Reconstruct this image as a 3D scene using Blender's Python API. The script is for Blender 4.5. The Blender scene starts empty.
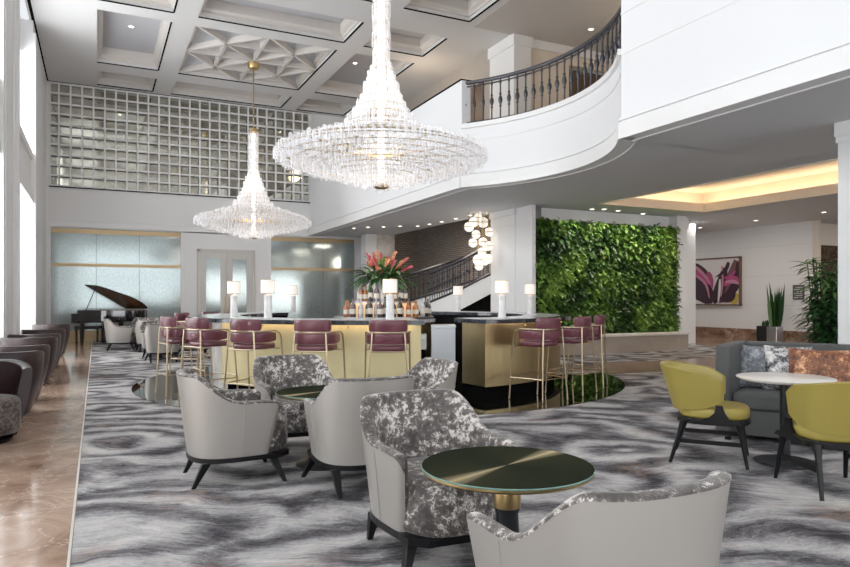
import bpy, math, random
from mathutils import Vector, Matrix
random.seed(7)
PI = math.pi
scn = bpy.context.scene
COL = scn.collection
FPX, EYE, YAW = 671.0, 1.35, math.radians(26.05)
S_, C_ = math.sin(YAW), math.cos(YAW)
CEIL, SOF, UP = 7.98, 3.6, 4.8

def at(u, v, z=None, d=None):
    """surveyed photo position -> world point"""
    k = (u - 425) / FPX
    if d is None:
        d = (EYE - z) * FPX / (v - 298)
    return Vector((d * (S_ + k * C_), d * (C_ - k * S_), EYE - (v - 298) / FPX * d))

# ------------------------------------------------------------------ materials
def new_mat(name):
    m = bpy.data.materials.new(name); m.use_nodes = True
    nt = m.node_tree
    return m, nt, nt.nodes['Principled BSDF']

def pmat(name, col, rough=.5, metal=0, spec=.5, emit=None, es=0, coat=0, trans=0, bump=0, bscale=50, sheen=0):
    m, nt, b = new_mat(name)
    b.inputs['Base Color'].default_value = (*col, 1)
    b.inputs['Roughness'].default_value = rough
    b.inputs['Metallic'].default_value = metal
    b.inputs['Specular IOR Level'].default_value = spec
    b.inputs['Coat Weight'].default_value = coat
    b.inputs['Transmission Weight'].default_value = trans
    b.inputs['Sheen Weight'].default_value = sheen
    if emit:
        b.inputs['Emission Color'].default_value = (*emit, 1)
        b.inputs['Emission Strength'].default_value = es
    if bump:
        n = nt.nodes.new('ShaderNodeTexNoise'); n.inputs['Scale'].default_value = bscale
        tc = nt.nodes.new('ShaderNodeTexCoord'); nt.links.new(tc.outputs['Object'], n.inputs['Vector'])
        bp = nt.nodes.new('ShaderNodeBump'); bp.inputs['Strength'].default_value = bump
        nt.links.new(n.outputs['Fac'], bp.inputs['Height']); nt.links.new(bp.outputs['Normal'], b.inputs['Normal'])
    return m

def ramp(nt, fac, stops):
    r = nt.nodes.new('ShaderNodeValToRGB')
    cr = r.color_ramp
    while len(cr.elements) < len(stops): cr.elements.new(.5)
    for e, (p, c) in zip(cr.elements, stops):
        e.position = p; e.color = (*c, 1)
    nt.links.new(fac, r.inputs['Fac'])
    return r.outputs['Color']

def noise(nt, vec, scale, detail=4, rough=.55, dist=0):
    n = nt.nodes.new('ShaderNodeTexNoise')
    n.inputs['Scale'].default_value = scale; n.inputs['Detail'].default_value = detail
    n.inputs['Roughness'].default_value = rough; n.inputs['Distortion'].default_value = dist
    if vec is not None: nt.links.new(vec, n.inputs['Vector'])
    return n

def coord(nt, which='Object', scale=(1, 1, 1), rot=(0, 0, 0)):
    tc = nt.nodes.new('ShaderNodeTexCoord'); mp = nt.nodes.new('ShaderNodeMapping')
    mp.inputs['Scale'].default_value = scale; mp.inputs['Rotation'].default_value = rot
    nt.links.new(tc.outputs[which], mp.inputs['Vector'])
    return mp.outputs['Vector']

def mixc(nt, fac, a, b, mode='MIX'):
    m = nt.nodes.new('ShaderNodeMix'); m.data_type = 'RGBA'; m.blend_type = mode
    if isinstance(fac, (int, float)): m.inputs[0].default_value = fac
    else: nt.links.new(fac, m.inputs[0])
    for s, x in ((m.inputs[6], a), (m.inputs[7], b)):
        if isinstance(x, tuple): s.default_value = (*x, 1)
        else: nt.links.new(x, s)
    return m.outputs[2]

def math_(nt, op, a, b=None):
    m = nt.nodes.new('ShaderNodeMath'); m.operation = op
    for i, x in enumerate((a, b)):
        if x is None: continue
        if isinstance(x, (int, float)): m.inputs[i].default_value = x
        else: nt.links.new(x, m.inputs[i])
    return m.outputs[0]

def vmix(nt, vec, nz, amt):
    a = nt.nodes.new('ShaderNodeVectorMath'); a.operation = 'SCALE'; a.inputs['Scale'].default_value = amt
    nt.links.new(nz, a.inputs[0])
    b = nt.nodes.new('ShaderNodeVectorMath'); b.operation = 'ADD'
    nt.links.new(vec, b.inputs[0]); nt.links.new(a.outputs[0], b.inputs[1])
    return b.outputs[0]

def bump_to(nt, b, h, strength, dist=.01):
    bp = nt.nodes.new('ShaderNodeBump'); bp.inputs['Strength'].default_value = strength
    bp.inputs['Distance'].default_value = dist
    nt.links.new(h, bp.inputs['Height']); nt.links.new(bp.outputs['Normal'], b.inputs['Normal'])

def carpet_mat():
    m, nt, b = new_mat('swirl carpet')
    v = coord(nt, 'Object', (1, 1, 1), (0, 0, math.radians(24)))
    n1 = noise(nt, v, .8, 2, .5)
    n3 = noise(nt, v, 3.0, 4, .6)
    v2 = vmix(nt, vmix(nt, v, n1.outputs['Color'], .9), n3.outputs['Color'], .22)
    st = nt.nodes.new('ShaderNodeMapping'); st.inputs['Scale'].default_value = (.70, 1.05, 1)
    nt.links.new(v2, st.inputs['Vector'])
    vo = nt.nodes.new('ShaderNodeTexVoronoi'); vo.feature = 'F1'; vo.inputs['Scale'].default_value = .85
    nt.links.new(st.outputs[0], vo.inputs['Vector'])
    d = vo.outputs['Distance']
    nn = noise(nt, st.outputs[0], 4.5, 6, .7)
    h = math_(nt, 'ADD', math_(nt, 'MULTIPLY', d, 21), math_(nt, 'MULTIPLY', nn.outputs['Fac'], 3.4))
    sn = math_(nt, 'ADD', math_(nt, 'MULTIPLY', math_(nt, 'SINE', h), .5), .5)
    big = noise(nt, v2, 1.5, 7, .7)
    st2 = nt.nodes.new('ShaderNodeMapping'); st2.inputs['Scale'].default_value = (1.5, 11, 1)
    nt.links.new(v2, st2.inputs['Vector'])
    streak = noise(nt, st2.outputs[0], 2.2, 8, .8)
    fine = noise(nt, coord(nt, 'Object'), 30, 6, .9)
    f = math_(nt, 'ADD', math_(nt, 'MULTIPLY', sn, .17), math_(nt, 'MULTIPLY', big.outputs['Fac'], .40))
    f = math_(nt, 'ADD', f, math_(nt, 'MULTIPLY', streak.outputs['Fac'], .42))
    f = math_(nt, 'ADD', f, math_(nt, 'MULTIPLY', fine.outputs['Fac'], .20))
    c = ramp(nt, f, [(.46, (.034, .032, .037)), (.53, (.118, .112, .12)), (.592, (.245, .235, .242)), (.65, (.40, .388, .388)), (.75, (.62, .60, .575))])
    acc = noise(nt, v2, 1.6, 6, .7)
    am = ramp(nt, acc.outputs['Fac'], [(.56, (0, 0, 0)), (.68, (.5, .5, .5))])
    c = mixc(nt, am, c, (.36, .25, .20), 'MIX')
    nt.links.new(c, b.inputs['Base Color'])
    b.inputs['Roughness'].default_value = .95; b.inputs['Specular IOR Level'].default_value = .1
    bump_to(nt, b, fine.outputs['Fac'], .5, .01)
    return m

def marble_mat(name, c1, c2, c3, scale=1.2, rough=.12, tile=None, grout=(.3, .25, .2)):
    m, nt, b = new_mat(name)
    v = coord(nt, 'Object')
    n1 = noise(nt, v, scale, 8, .65, 1.2)
    c = ramp(nt, n1.outputs['Fac'], [(.32, c1), (.52, c2), (.68, c3)])
    n2 = noise(nt, v, scale * .9, 8, .6, 1.5)
    ve = ramp(nt, n2.outputs['Fac'], [(.488, (0, 0, 0)), (.5, (.4, .4, .4)), (.512, (0, 0, 0))])
    c = mixc(nt, ve, c, tuple(min(1, x * 1.7) for x in c3))
    if tile:
        br = nt.nodes.new('ShaderNodeTexBrick'); nt.links.new(v, br.inputs['Vector'])
        br.offset = 0
        br.inputs['Scale'].default_value = 1; br.inputs['Mortar Size'].default_value = .004
        br.inputs['Brick Width'].default_value = tile[0]; br.inputs['Row Height'].default_value = tile[1]
        br.inputs['Color1'].default_value = (1, 1, 1, 1); br.inputs['Color2'].default_value = (.84, .82, .8, 1)
        br.inputs['Mortar'].default_value = (.45, .4, .36, 1)
        c = mixc(nt, 1, c, br.outputs['Color'], 'MULTIPLY')
    nt.links.new(c, b.inputs['Base Color'])
    b.inputs['Roughness'].default_value = rough
    return m

def velvet_mat(name, dark, mid, light, scale=14, lo=.42, hi=.6):
    m, nt, b = new_mat(name)
    v = coord(nt, 'Object')
    n0 = noise(nt, v, scale * .45, 3, .5)
    n1 = noise(nt, vmix(nt, v, n0.outputs['Color'], .05), scale, 10, .82, .15)
    n2 = noise(nt, v, scale * .22, 2, .5)
    f = math_(nt, 'ADD', math_(nt, 'MULTIPLY', n1.outputs['Fac'], .8), math_(nt, 'MULTIPLY', n2.outputs['Fac'], .2))
    c = ramp(nt, f, [(lo - .06, dark), ((lo + hi) / 2 - .015, mid), (hi - .05, light)])
    nt.links.new(c, b.inputs['Base Color'])
    b.inputs['Roughness'].default_value = .55
    b.inputs['Sheen Weight'].default_value = .35
    b.inputs['Sheen Roughness'].default_value = .35
    bump_to(nt, b, n1.outputs['Fac'], .35, .01)
    return m

def brushed_mat(name, col, rough=.28, radial=False, streak=.25, vert=True):
    m, nt, b = new_mat(name)
    v = coord(nt, 'Object', (60, 60, .6) if vert else (.6, .6, 60))
    n1 = noise(nt, v, 4, 4, .6)
    c = mixc(nt, streak, col, ramp(nt, n1.outputs['Fac'], [(.3, tuple(x * .55 for x in col)), (.7, tuple(min(1, x * 1.3) for x in col))]))
    nt.links.new(c, b.inputs['Base Color'])
    b.inputs['Metallic'].default_value = 1; b.inputs['Roughness'].default_value = rough
    b.inputs['Anisotropic'].default_value = .5
    return m

def leaf_mat(name, stops, rough=.45, attr=True):
    m, nt, b = new_mat(name)
    a = nt.nodes.new('ShaderNodeAttribute'); a.attribute_name = 'shade'
    c = ramp(nt, a.outputs['Fac'], stops)
    nt.links.new(c, b.inputs['Base Color']); b.inputs['Roughness'].default_value = rough
    return m

def table_glass_mat():
    # brushed brass disc under dark green glass: the bow-tie highlight is painted into colour and metalness
    m, nt, b = new_mat('brushed brass under dark glass')
    tc = nt.nodes.new('ShaderNodeTexCoord')
    g = nt.nodes.new('ShaderNodeTexGradient'); g.gradient_type = 'RADIAL'
    nt.links.new(tc.outputs['Object'], g.inputs['Vector'])
    b.inputs['Base Color'].default_value = (.050, .052, .034, 1)
    b.inputs['Roughness'].default_value = .28; b.inputs['Specular IOR Level'].default_value = .0
    b.inputs['Anisotropic'].default_value = .9
    tan = nt.nodes.new('ShaderNodeTangent'); tan.direction_type = 'RADIAL'; tan.axis = 'Z'
    nt.links.new(tan.outputs[0], b.inputs['Tangent'])
    n = noise(nt, coord(nt, 'Object'), 8, 2)
    b.inputs['Coat Weight'].default_value = .0; b.inputs['Coat Roughness'].default_value = .06
    # painted highlight: two opposite sectors drawn in lighter brass
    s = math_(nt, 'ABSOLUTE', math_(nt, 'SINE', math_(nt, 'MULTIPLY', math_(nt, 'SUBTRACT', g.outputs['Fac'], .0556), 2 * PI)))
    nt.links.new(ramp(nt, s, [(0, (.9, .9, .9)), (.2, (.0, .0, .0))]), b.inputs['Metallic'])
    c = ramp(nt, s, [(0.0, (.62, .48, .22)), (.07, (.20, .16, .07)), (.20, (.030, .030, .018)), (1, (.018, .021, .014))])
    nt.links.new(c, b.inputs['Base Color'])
    return m

M = {}
M['wall'] = pmat('white paint', (.82, .82, .82), .5, spec=.25)
M['wallpanel'] = pmat('cool white panel', (.83, .84, .86), .45, spec=.3)
M['trim'] = pmat('white trim', (.84, .84, .84), .4)
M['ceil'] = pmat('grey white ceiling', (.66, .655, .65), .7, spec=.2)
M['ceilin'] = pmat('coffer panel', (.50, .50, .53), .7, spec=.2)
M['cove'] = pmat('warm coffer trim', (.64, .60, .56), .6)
M['soffit'] = pmat('grey soffit', (.64, .65, .67), .65, spec=.2)
M['taupe'] = pmat('taupe plaster', (.36, .32, .28), .7)
M['taupeceil'] = pmat('taupe ceiling', (.52, .49, .46), .7)
M['cream'] = pmat('cream wall', (.72, .64, .54), .6)
M['brownroom'] = pmat('brown recess', (.09, .055, .035), .5)
M['brownpanel'] = marble_mat('dark brown figured panel', (.02, .012, .008), (.07, .045, .03), (.18, .13, .09), 1.4, .25)
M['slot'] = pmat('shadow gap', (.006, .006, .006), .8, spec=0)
M['carpet'] = carpet_mat()
M['floormarble'] = marble_mat('rose brown marble', (.25, .15, .10), (.43, .29, .21), (.57, .44, .36), 1.4, .10, (.92, 1.22))
M['basemarble'] = marble_mat('brown marble base', (.12, .065, .04), (.26, .15, .10), (.45, .33, .26), 2.5, .2)
M['stone'] = marble_mat('pale limestone', (.66, .61, .55), (.74, .70, .64), (.80, .77, .73), 1.2, .4, (1.3, 5))
M['colmarble'] = marble_mat('grey veined marble', (.42, .37, .33), (.58, .54, .50), (.68, .65, .62), 1.8, .25)
M['lampmarble'] = marble_mat('white marble lamp', (.68, .69, .70), (.84, .84, .84), (.92, .92, .92), 9, .25)
M['blackgloss'] = pmat('black polished granite', (.008, .009, .007), .035, spec=.8)
M['counter'] = marble_mat('dark grey marble counter', (.014, .016, .02), (.03, .034, .042), (.07, .078, .09), 4, .12)
M['counterlight'] = marble_mat('pale marble counter', (.50, .52, .54), (.68, .69, .70), (.8, .8, .8), 4, .15)
M['gold'] = brushed_mat('champagne gold panel', (.52, .40, .205), .34, streak=.35)
M['goldlight'] = pmat('pale gold satin panel', (.78, .67, .36), .5, metal=.35)
M['brass'] = pmat('brass', (.50, .35, .15), .3, metal=1)
M['brassframe'] = pmat('antique brass tube', (.50, .40, .27), .3, metal=1)
M['brassband'] = brushed_mat('brass band', (.36, .26, .145), .35, vert=False)
M['silver'] = pmat('silver leather', (.40, .375, .345), .36, spec=.6, bump=.12, bscale=220)
M['velvet'] = velvet_mat('crushed velvet', (.035, .028, .026), (.14, .12, .11), (.74, .70, .66), 22, .485, .602)
M['blackwood'] = pmat('black wood', (.005, .005, .006), .35, spec=.22)
M['olive'] = pmat('olive leather', (.29, .225, .04), .36, spec=.6, bump=.1, bscale=160)
M['oliveback'] = pmat('olive leather inner', (.35, .27, .05), .4, spec=.5, bump=.1, bscale=160)
M['maroon'] = pmat('maroon leather', (.135, .035, .05), .3, spec=.6)
M['brownleather'] = pmat('dark brown leather', (.028, .015, .016), .34, spec=.35, bump=.05, bscale=80)
M['browncord'] = velvet_mat('dark patterned velvet', (.01, .008, .007), (.03, .022, .02), (.18, .15, .13), 30)
M['sofa'] = pmat('grey upholstery', (.062, .065, .064), .85, sheen=.05, bump=.15, bscale=400)
M['pillgrey'] = velvet_mat('grey crushed cushion', (.05, .055, .065), (.13, .14, .16), (.36, .38, .42), 14)
M['pillcow'] = velvet_mat('spotted hide cushion', (.02, .02, .03), (.72, .70, .69), (.80, .78, .76), 9, .525, .60)
M['pillcopper'] = velvet_mat('copper crushed cushion', (.045, .010, .004), (.30, .10, .035), (.80, .42, .22), 12, .49, .62)
M['tabletop'] = pmat('white marble tabletop', (.84, .81, .76), .25)
M['blackmetal'] = pmat('black metal', (.015, .017, .02), .35, metal=.3)
M['glasstop'] = table_glass_mat()
M['glassedge'] = pmat('green glass edge', (.25, .45, .38), .1, trans=.4)
M['iron'] = pmat('wrought iron', (.055, .055, .065), .35, metal=.6)
M['piano'] = pmat('piano black', (.006, .006, .007), .06, spec=.8)
M['pianoin'] = pmat('bronze soundboard', (.16, .07, .03), .25, metal=.3)
M['ivory'] = pmat('ivory keys', (.8, .78, .72), .3)
M['shade'] = pmat('lit linen shade', (.95, .88, .82), .8, emit=(1, .84, .73), es=.75)
M['amberglow'] = pmat('lit amber glass', (.9, .55, .25), .5, emit=(1, .62, .32), es=1.0)
M['led'] = pmat('warm led strip', (1, .8, .6), .5, emit=(1, .74, .46), es=20)
M['down'] = pmat('downlight lens', (1, .9, .8), .5, emit=(1, .86, .7), es=14)
M['globe'] = pmat('opal globe', (.95, .92, .88), .4, emit=(1, .92, .82), es=1.4)
M['white'] = pmat('white gloss', (.8, .84, .9), .25)
M['steel'] = pmat('steel', (.55, .57, .6), .3, metal=1)
M['doorpaint'] = pmat('greige door paint', (.58, .56, .53), .45)
M['greenleaf'] = leaf_mat('living wall leaf', [(0, (.010, .028, .006)), (.3, (.035, .095, .014)), (.62, (.12, .25, .03)), (1, (.34, .50, .10))])
M['darkleaf'] = leaf_mat('snake plant leaf', [(0, (.01, .035, .015)), (.6, (.02, .08, .025)), (1, (.08, .16, .04))])
M['potleaf'] = leaf_mat('potted palm leaf', [(0, (.01, .035, .01)), (.6, (.035, .12, .03)), (1, (.12, .26, .07))])
M['flowerleaf'] = leaf_mat('arrangement leaf', [(0, (.01, .04, .01)), (.6, (.04, .13, .025)), (1, (.18, .30, .06))])
M['petal'] = leaf_mat('orange pink petal', [(0, (.65, .10, .15)), (.5, (.75, .22, .14)), (1, (.85, .42, .22))])
M['backing'] = pmat('dark planting felt', (.006, .012, .005), .9)
M['soil'] = pmat('soil', (.03, .02, .015), .9)
M['frame'] = pmat('brown art frame', (.14, .075, .045), .4)
M['canvas'] = pmat('white canvas', (.78, .74, .74), .6)
M['plum'] = pmat('dark plum paint', (.035, .012, .022), .4)
M['magenta'] = pmat('magenta paint', (.42, .06, .19), .4)
M['rose'] = pmat('rose paint', (.55, .22, .33), .4)
M['mauve'] = pmat('mauve brown paint', (.16, .07, .08), .4)
M['ochre'] = pmat('ochre paint', (.50, .36, .03), .4)
M['signgrey'] = pmat('dark grey sign', (.09, .09, .095), .4)
M['signtext'] = pmat('pale sign lettering', (.55, .55, .55), .5)

def mirror_mat(name, tint, refl, rough, scale):
    m, nt, b = new_mat(name)
    v = coord(nt, 'Object')
    n = noise(nt, v, scale, 6, .75)
    c = ramp(nt, n.outputs['Fac'], [(.35, tuple(x * .78 for x in tint)), (.65, tuple(min(1, x * 1.12) for x in tint))])
    nt.links.new(c, b.inputs['Base Color'])
    b.inputs['Metallic'].default_value = refl; b.inputs['Roughness'].default_value = rough
    bump_to(nt, b, n.outputs['Fac'], .06, .01)
    return m
M['mirror'] = mirror_mat('mottled antique mirror', (.40, .47, .47), .6, .09, 14)
M['gridmirror'] = mirror_mat('lattice mirror', (.66, .66, .57), .8, .03, 3)

def crystal():
    m, nt, b = new_mat('crystal rod')
    out = nt.nodes['Material Output']
    b.inputs['Base Color'].default_value = (.95, .95, .96, 1)
    b.inputs['Roughness'].default_value = .12
    b.inputs['Emission Color'].default_value = (1, .91, .83, 1); b.inputs['Emission Strength'].default_value = .34
    b.inputs['Specular IOR Level'].default_value = .9
    t = nt.nodes.new('ShaderNodeBsdfTransparent'); t.inputs['Color'].default_value = (.93, .94, .96, 1)
    mx = nt.nodes.new('ShaderNodeMixShader')
    lw = nt.nodes.new('ShaderNodeLayerWeight'); lw.inputs['Blend'].default_value = .35
    f = math_(nt, 'ADD', math_(nt, 'MULTIPLY', lw.outputs['Facing'], .75), .17)
    nt.links.new(f, mx.inputs['Fac'])
    nt.links.new(t.outputs[0], mx.inputs[1]); nt.links.new(b.outputs[0], mx.inputs[2])
    nt.links.new(mx.outputs[0], out.inputs['Surface'])
    return m
M['crystal'] = crystal()
M['core'] = pmat('glowing crystal core', (1, .95, .9), .4, emit=(1, .80, .62), es=3.0)

def glass_mat(name, tint, alpha=.2, rough=.05):
    m, nt, b = new_mat(name)
    out = nt.nodes['Material Output']
    b.inputs['Base Color'].default_value = (*tint, 1); b.inputs['Roughness'].default_value = rough
    t = nt.nodes.new('ShaderNodeBsdfTransparent')
    t.inputs['Color'].default_value = (1, 1, 1, 1)
    mx = nt.nodes.new('ShaderNodeMixShader'); mx.inputs['Fac'].default_value = alpha
    nt.links.new(t.outputs[0], mx.inputs[1]); nt.links.new(b.outputs[0], mx.inputs[2])
    nt.links.new(mx.outputs[0], out.inputs['Surface'])
    return m
M['pane'] = glass_mat('window pane', (.9, .95, 1), .08)
def sheer_mat():
    m, nt, b = new_mat('sheer curtain'); out = nt.nodes['Material Output']
    d = nt.nodes.new('ShaderNodeBsdfTranslucent'); d.inputs['Color'].default_value = (.95, .95, .95, 1)
    b.inputs['Base Color'].default_value = (.9, .9, .9, 1); b.inputs['Roughness'].default_value = .9
    mx = nt.nodes.new('ShaderNodeMixShader'); mx.inputs['Fac'].default_value = .6
    nt.links.new(b.outputs[0], mx.inputs[1]); nt.links.new(d.outputs[0], mx.inputs[2])
    nt.links.new(mx.outputs[0], out.inputs['Surface'])
    return m
M['sheer'] = sheer_mat()

def brick_mat():
    m, nt, b = new_mat('brown chevron mosaic')
    v = coord(nt, 'Object', (1, 1, 1), (0, 0, 0))
    sp = nt.nodes.new('ShaderNodeSeparateXYZ'); nt.links.new(v, sp.inputs[0])
    cb = nt.nodes.new('ShaderNodeCombineXYZ'); nt.links.new(math_(nt, 'ADD', sp.outputs[0], sp.outputs[1]), cb.inputs[0]); nt.links.new(sp.outputs[2], cb.inputs[1])
    br = nt.nodes.new('ShaderNodeTexBrick'); nt.links.new(cb.outputs[0], br.inputs['Vector'])
    br.inputs['Scale'].default_value = 1
    br.inputs['Brick Width'].default_value = .24; br.inputs['Row Height'].default_value = .07
    br.inputs['Mortar Size'].default_value = .012
    br.inputs['Color1'].default_value = (.27, .23, .20, 1); br.inputs['Color2'].default_value = (.37, .325, .285, 1)
    br.inputs['Mortar'].default_value = (.13, .10, .085, 1)
    nt.links.new(br.outputs['Color'], b.inputs['Base Color']); b.inputs['Roughness'].default_value = .5
    return m
M['brick'] = brick_mat()
M['silver'].node_tree.nodes['Principled BSDF'].inputs['Metallic'].default_value = .35

# ------------------------------------------------------------------ mesh helpers
class MB:
    def __init__(s): s.v = []; s.f = []; s.sh = []
    def add(s, vs, fs, shade=None):
        n = len(s.v); s.v += [tuple(p) for p in vs]; s.f += [tuple(i + n for i in f) for f in fs]
        if shade is not None: s.sh += [shade] * len(vs)
        return s
    def box(s, x0, x1, y0, y1, z0, z1):
        return s.add([(x0, y0, z0), (x1, y0, z0), (x1, y1, z0), (x0, y1, z0), (x0, y0, z1), (x1, y0, z1), (x1, y1, z1), (x0, y1, z1)],
              [(0, 3, 2, 1), (4, 5, 6, 7), (0, 1, 5, 4), (1, 2, 6, 5), (2, 3, 7, 6), (3, 0, 4, 7)])
    def quad(s, a, b, c, d): return s.add([a, b, c, d], [(0, 1, 2, 3)])
    def prism(s, pts, z0, z1):
        n = len(pts)
        return s.add([(p[0], p[1], z0) for p in pts] + [(p[0], p[1], z1) for p in pts],
              [tuple(range(n - 1, -1, -1)), tuple(range(n, 2 * n))] + [(i, (i + 1) % n, n + (i + 1) % n, n + i) for i in range(n)])
    def lathe(s, prof, n=24, c=(0, 0, 0), cap=True):
        vs = []; fs = []
        for r, z in prof:
            for i in range(n):
                a = 2 * PI * i / n; vs.append((c[0] + r * math.cos(a), c[1] + r * math.sin(a), c[2] + z))
        for j in range(len(prof) - 1):
            for i in range(n):
                k = (i + 1) % n
                fs.append((j * n + i, j * n + k, (j + 1) * n + k, (j + 1) * n + i))
        if cap:
            fs.append(tuple(range(n - 1, -1, -1))); m = (len(prof) - 1) * n
            fs.append(tuple(range(m, m + n)))
        return s.add(vs, fs)
    def tube(s, pts, r, n=8, closed=False, flat=None):
        pts = [Vector(p) for p in pts]; L = len(pts); vs = []; fs = []
        rs = r if isinstance(r, (list, tuple)) else [r] * L
        up = None
        for i, p in enumerate(pts):
            a = pts[(i - 1) % L] if (i > 0 or closed) else p
            b = pts[(i + 1) % L] if (i < L - 1 or closed) else p
            t = (b - a).normalized()
            if up is None:
                up = Vector((0, 0, 1)) if abs(t.z) < .9 else Vector((1, 0, 0))
            x = t.cross(up)
            if x.length < 1e-4: x = t.cross(Vector((0, 1, 0)))
            x.normalize(); y = x.cross(t).normalized(); up = y
            for k in range(n):
                an = 2 * PI * k / n
                vs.append(p + x * rs[i] * math.cos(an) + y * rs[i] * math.sin(an))
        m = L if closed else L - 1
        for i in range(m):
            j = (i + 1) % L
            for k in range(n):
                q = (k + 1) % n
                fs.append((i * n + k, i * n + q, j * n + q, j * n + k))
        if not closed:
            fs.append(tuple(range(n - 1, -1, -1))); fs.append(tuple(range((L - 1) * n, L * n)))
        return s.add(vs, fs)
    def grid(s, rows, wrap=False):
        n = len(rows[0]); vs = [p for r in rows for p in r]; fs = []
        for j in range(len(rows) - 1):
            for i in range(n if wrap else n - 1):
                k = (i + 1) % n
                fs.append((j * n + i, j * n + k, (j + 1) * n + k, (j + 1) * n + i))
        return s.add(vs, fs)
    def leaf(s, base, d, up, L, W, shade, droop=.3, segs=2):
        d = Vector(d).normalized(); side = d.cross(Vector(up))
        if side.length < 1e-3: side = d.cross(Vector((1, 0, 0)))
        side.normalize(); nrm = side.cross(d)
        b = Vector(base)
        if segs == 1:
            vs = [b, b + d * L * .5 + side * W / 2 + nrm * W * .15, b + d * L - nrm * 0 + Vector((0, 0, -droop * L * .5)), b + d * L * .5 - side * W / 2 + nrm * W * .15]
            return s.add(vs, [(0, 1, 2, 3)], shade)
        pts = []
        for i in range(segs + 1):
            t = i / segs
            w = W * .5 * math.sin(PI * (.12 + .88 * t) ** .8) if t < 1 else .002
            p = b + d * L * t + Vector((0, 0, -droop * L * t * t))
            pts.append((p - side * w, p + nrm * (-w * .3), p + side * w))
        vs = [q for r in pts for q in r]; fs = []
        for i in range(segs):
            for k in range(2):
                fs.append((i * 3 + k, i * 3 + k + 1, (i + 1) * 3 + k + 1, (i + 1) * 3 + k))
        return s.add(vs, fs, shade)
    def xf(s, mat):
        s.v = [tuple(mat @ Vector(p)) for p in s.v]; return s

def put(name, mb, mat, parent=None, smooth=False, bevel=0, sub=0, loc=None, rz=0, segs=2):
    me = bpy.data.meshes.new(name); me.from_pydata(mb.v, [], mb.f); me.update()
    o = bpy.data.objects.new(name, me); COL.objects.link(o)
    if isinstance(mat, str): mat = M[mat]
    me.materials.append(mat)
    if mb.sh and len(mb.sh) == len(mb.v):
        at_ = me.attributes.new('shade', 'FLOAT', 'POINT')
        at_.data.foreach_set('value', mb.sh)
    if smooth:
        me.polygons.foreach_set('use_smooth', [True] * len(me.polygons))
    if bevel:
        bv = o.modifiers.new('bevel', 'BEVEL'); bv.width = bevel; bv.segments = segs; bv.limit_method = 'ANGLE'
        bv.angle_limit = math.radians(40)
    if sub:
        sb = o.modifiers.new('sub', 'SUBSURF'); sb.levels = sub; sb.render_levels = sub
    if smooth and not sub:
        try:
            es = o.modifiers.new('split', 'EDGE_SPLIT'); es.split_angle = math.radians(45)
        except Exception: pass
    if parent: o.parent = parent
    if loc is not None: o.location = loc
    if rz: o.rotation_euler.z = rz
    return o

def tag(o, label, cat, group=None, kind=None):
    o['label'] = label; o['category'] = cat
    if group: o['group'] = group
    if kind: o['kind'] = kind
    return o
def thing(name, label, cat, loc=(0, 0, 0), rz=0, group=None):
    o = bpy.data.objects.new(name, None); COL.objects.link(o)
    o.location = loc; o.rotation_euler.z = rz; o.empty_display_size = .1
    return tag(o, label, cat, group)
def struct(name, mb, mat, **k):
    o = put(name, mb, mat, **k)
    if not o.parent: o['kind'] = 'structure'
    return o
def copy_tree(o, parent=None):
    c = o.copy(); COL.objects.link(c); c.parent = parent
    for ch in list(o.children): copy_tree(ch, c)
    return c
def dup(src, loc, rz, label, group=None):
    c = copy_tree(src); c.location = loc; c.rotation_euler.z = rz; c['label'] = label
    if group: c['group'] = group
    return c
def rbox(w, d, h, r=.03, n=4, c=(0, 0, 0), p=4.0, bulge=0.0):
    """soft cushion block, superellipse plan, rounded top/bottom"""
    mb = MB(); rows = []
    N = 40
    lev = []
    for i in range(n + 1):
        a = PI / 2 * i / n; lev.append((r * (1 - math.sin(a)), r * (1 - math.cos(a))))   # inset, z
    prof = [(i_, z) for i_, z in lev] + [(i_, h - z) for i_, z in reversed(lev)]
    prof = [(1e9, 0)] + prof + [(1e9, h)]
    for ins, z in prof:
        row = []
        for k in range(N):
            a = 2 * PI * k / N; ca, sa = math.cos(a), math.sin(a)
            if ins > 1e8: x = y = 0.0
            else:
                bx, by = w / 2 - ins, d / 2 - ins
                x = math.copysign(abs(ca) ** (2 / p), ca) * bx; y = math.copysign(abs(sa) ** (2 / p), sa) * by
            zz = z
            if z > h * .5 and bulge: zz = z + bulge * (1 - min(1, (2 * x / w) ** 2)) * (1 - min(1, (2 * y / d) ** 2))
            row.append((c[0] + x, c[1] + y, c[2] + zz))
        rows.append(row)
    mb.grid([list(r_) for r_ in rows], wrap=True)
    return mb

# ------------------------------------------------------------------ camera
cam = bpy.data.cameras.new('camera'); co = bpy.data.objects.new('camera', cam); COL.objects.link(co)
co.location = (0, 0, EYE); co.rotation_euler = (PI / 2, 0, -YAW)
cam.sensor_width = 36; cam.lens = 36 * FPX / 850; cam.shift_y = 14.5 / 850; cam.clip_end = 200; cam.clip_start = .05
scn.camera = co

# ------------------------------------------------------------------ floor
YB = -7.0
fl = MB(); fl.box(-2.2, -.14, YB, 23.5, -.1, 0)
fl.box(-.14, 24, YB, 26, -.1, -.008)
struct('floor', fl, 'floormarble')
cp = MB(); cp.box(-.12, 24, YB, 23.45, -.008, 0.002)
struct('floor_carpet', cp, 'carpet')
struct('trim_1', MB().box(-.138, -.124, YB, 23.4, 0, .004), 'stone')
# brown marble walkway crossing toward the planted wall
struct('floor_walkway', MB().box(7.6, 24, 9.2, 10.8, .002, .004), 'basemarble')
struct('floor_walkway', MB().box(15.4, 18.7, 10.8, 17.5, .002, .004), 'floormarble')
BC = Vector((4.4, 10.6, 0)); 
disc = MB().lathe([(0.01, .002), (3.95, .002), (3.95, .007), (0.01, .007)], 96, BC)
struct('floor_bar_disc', disc, 'blackgloss')

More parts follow.
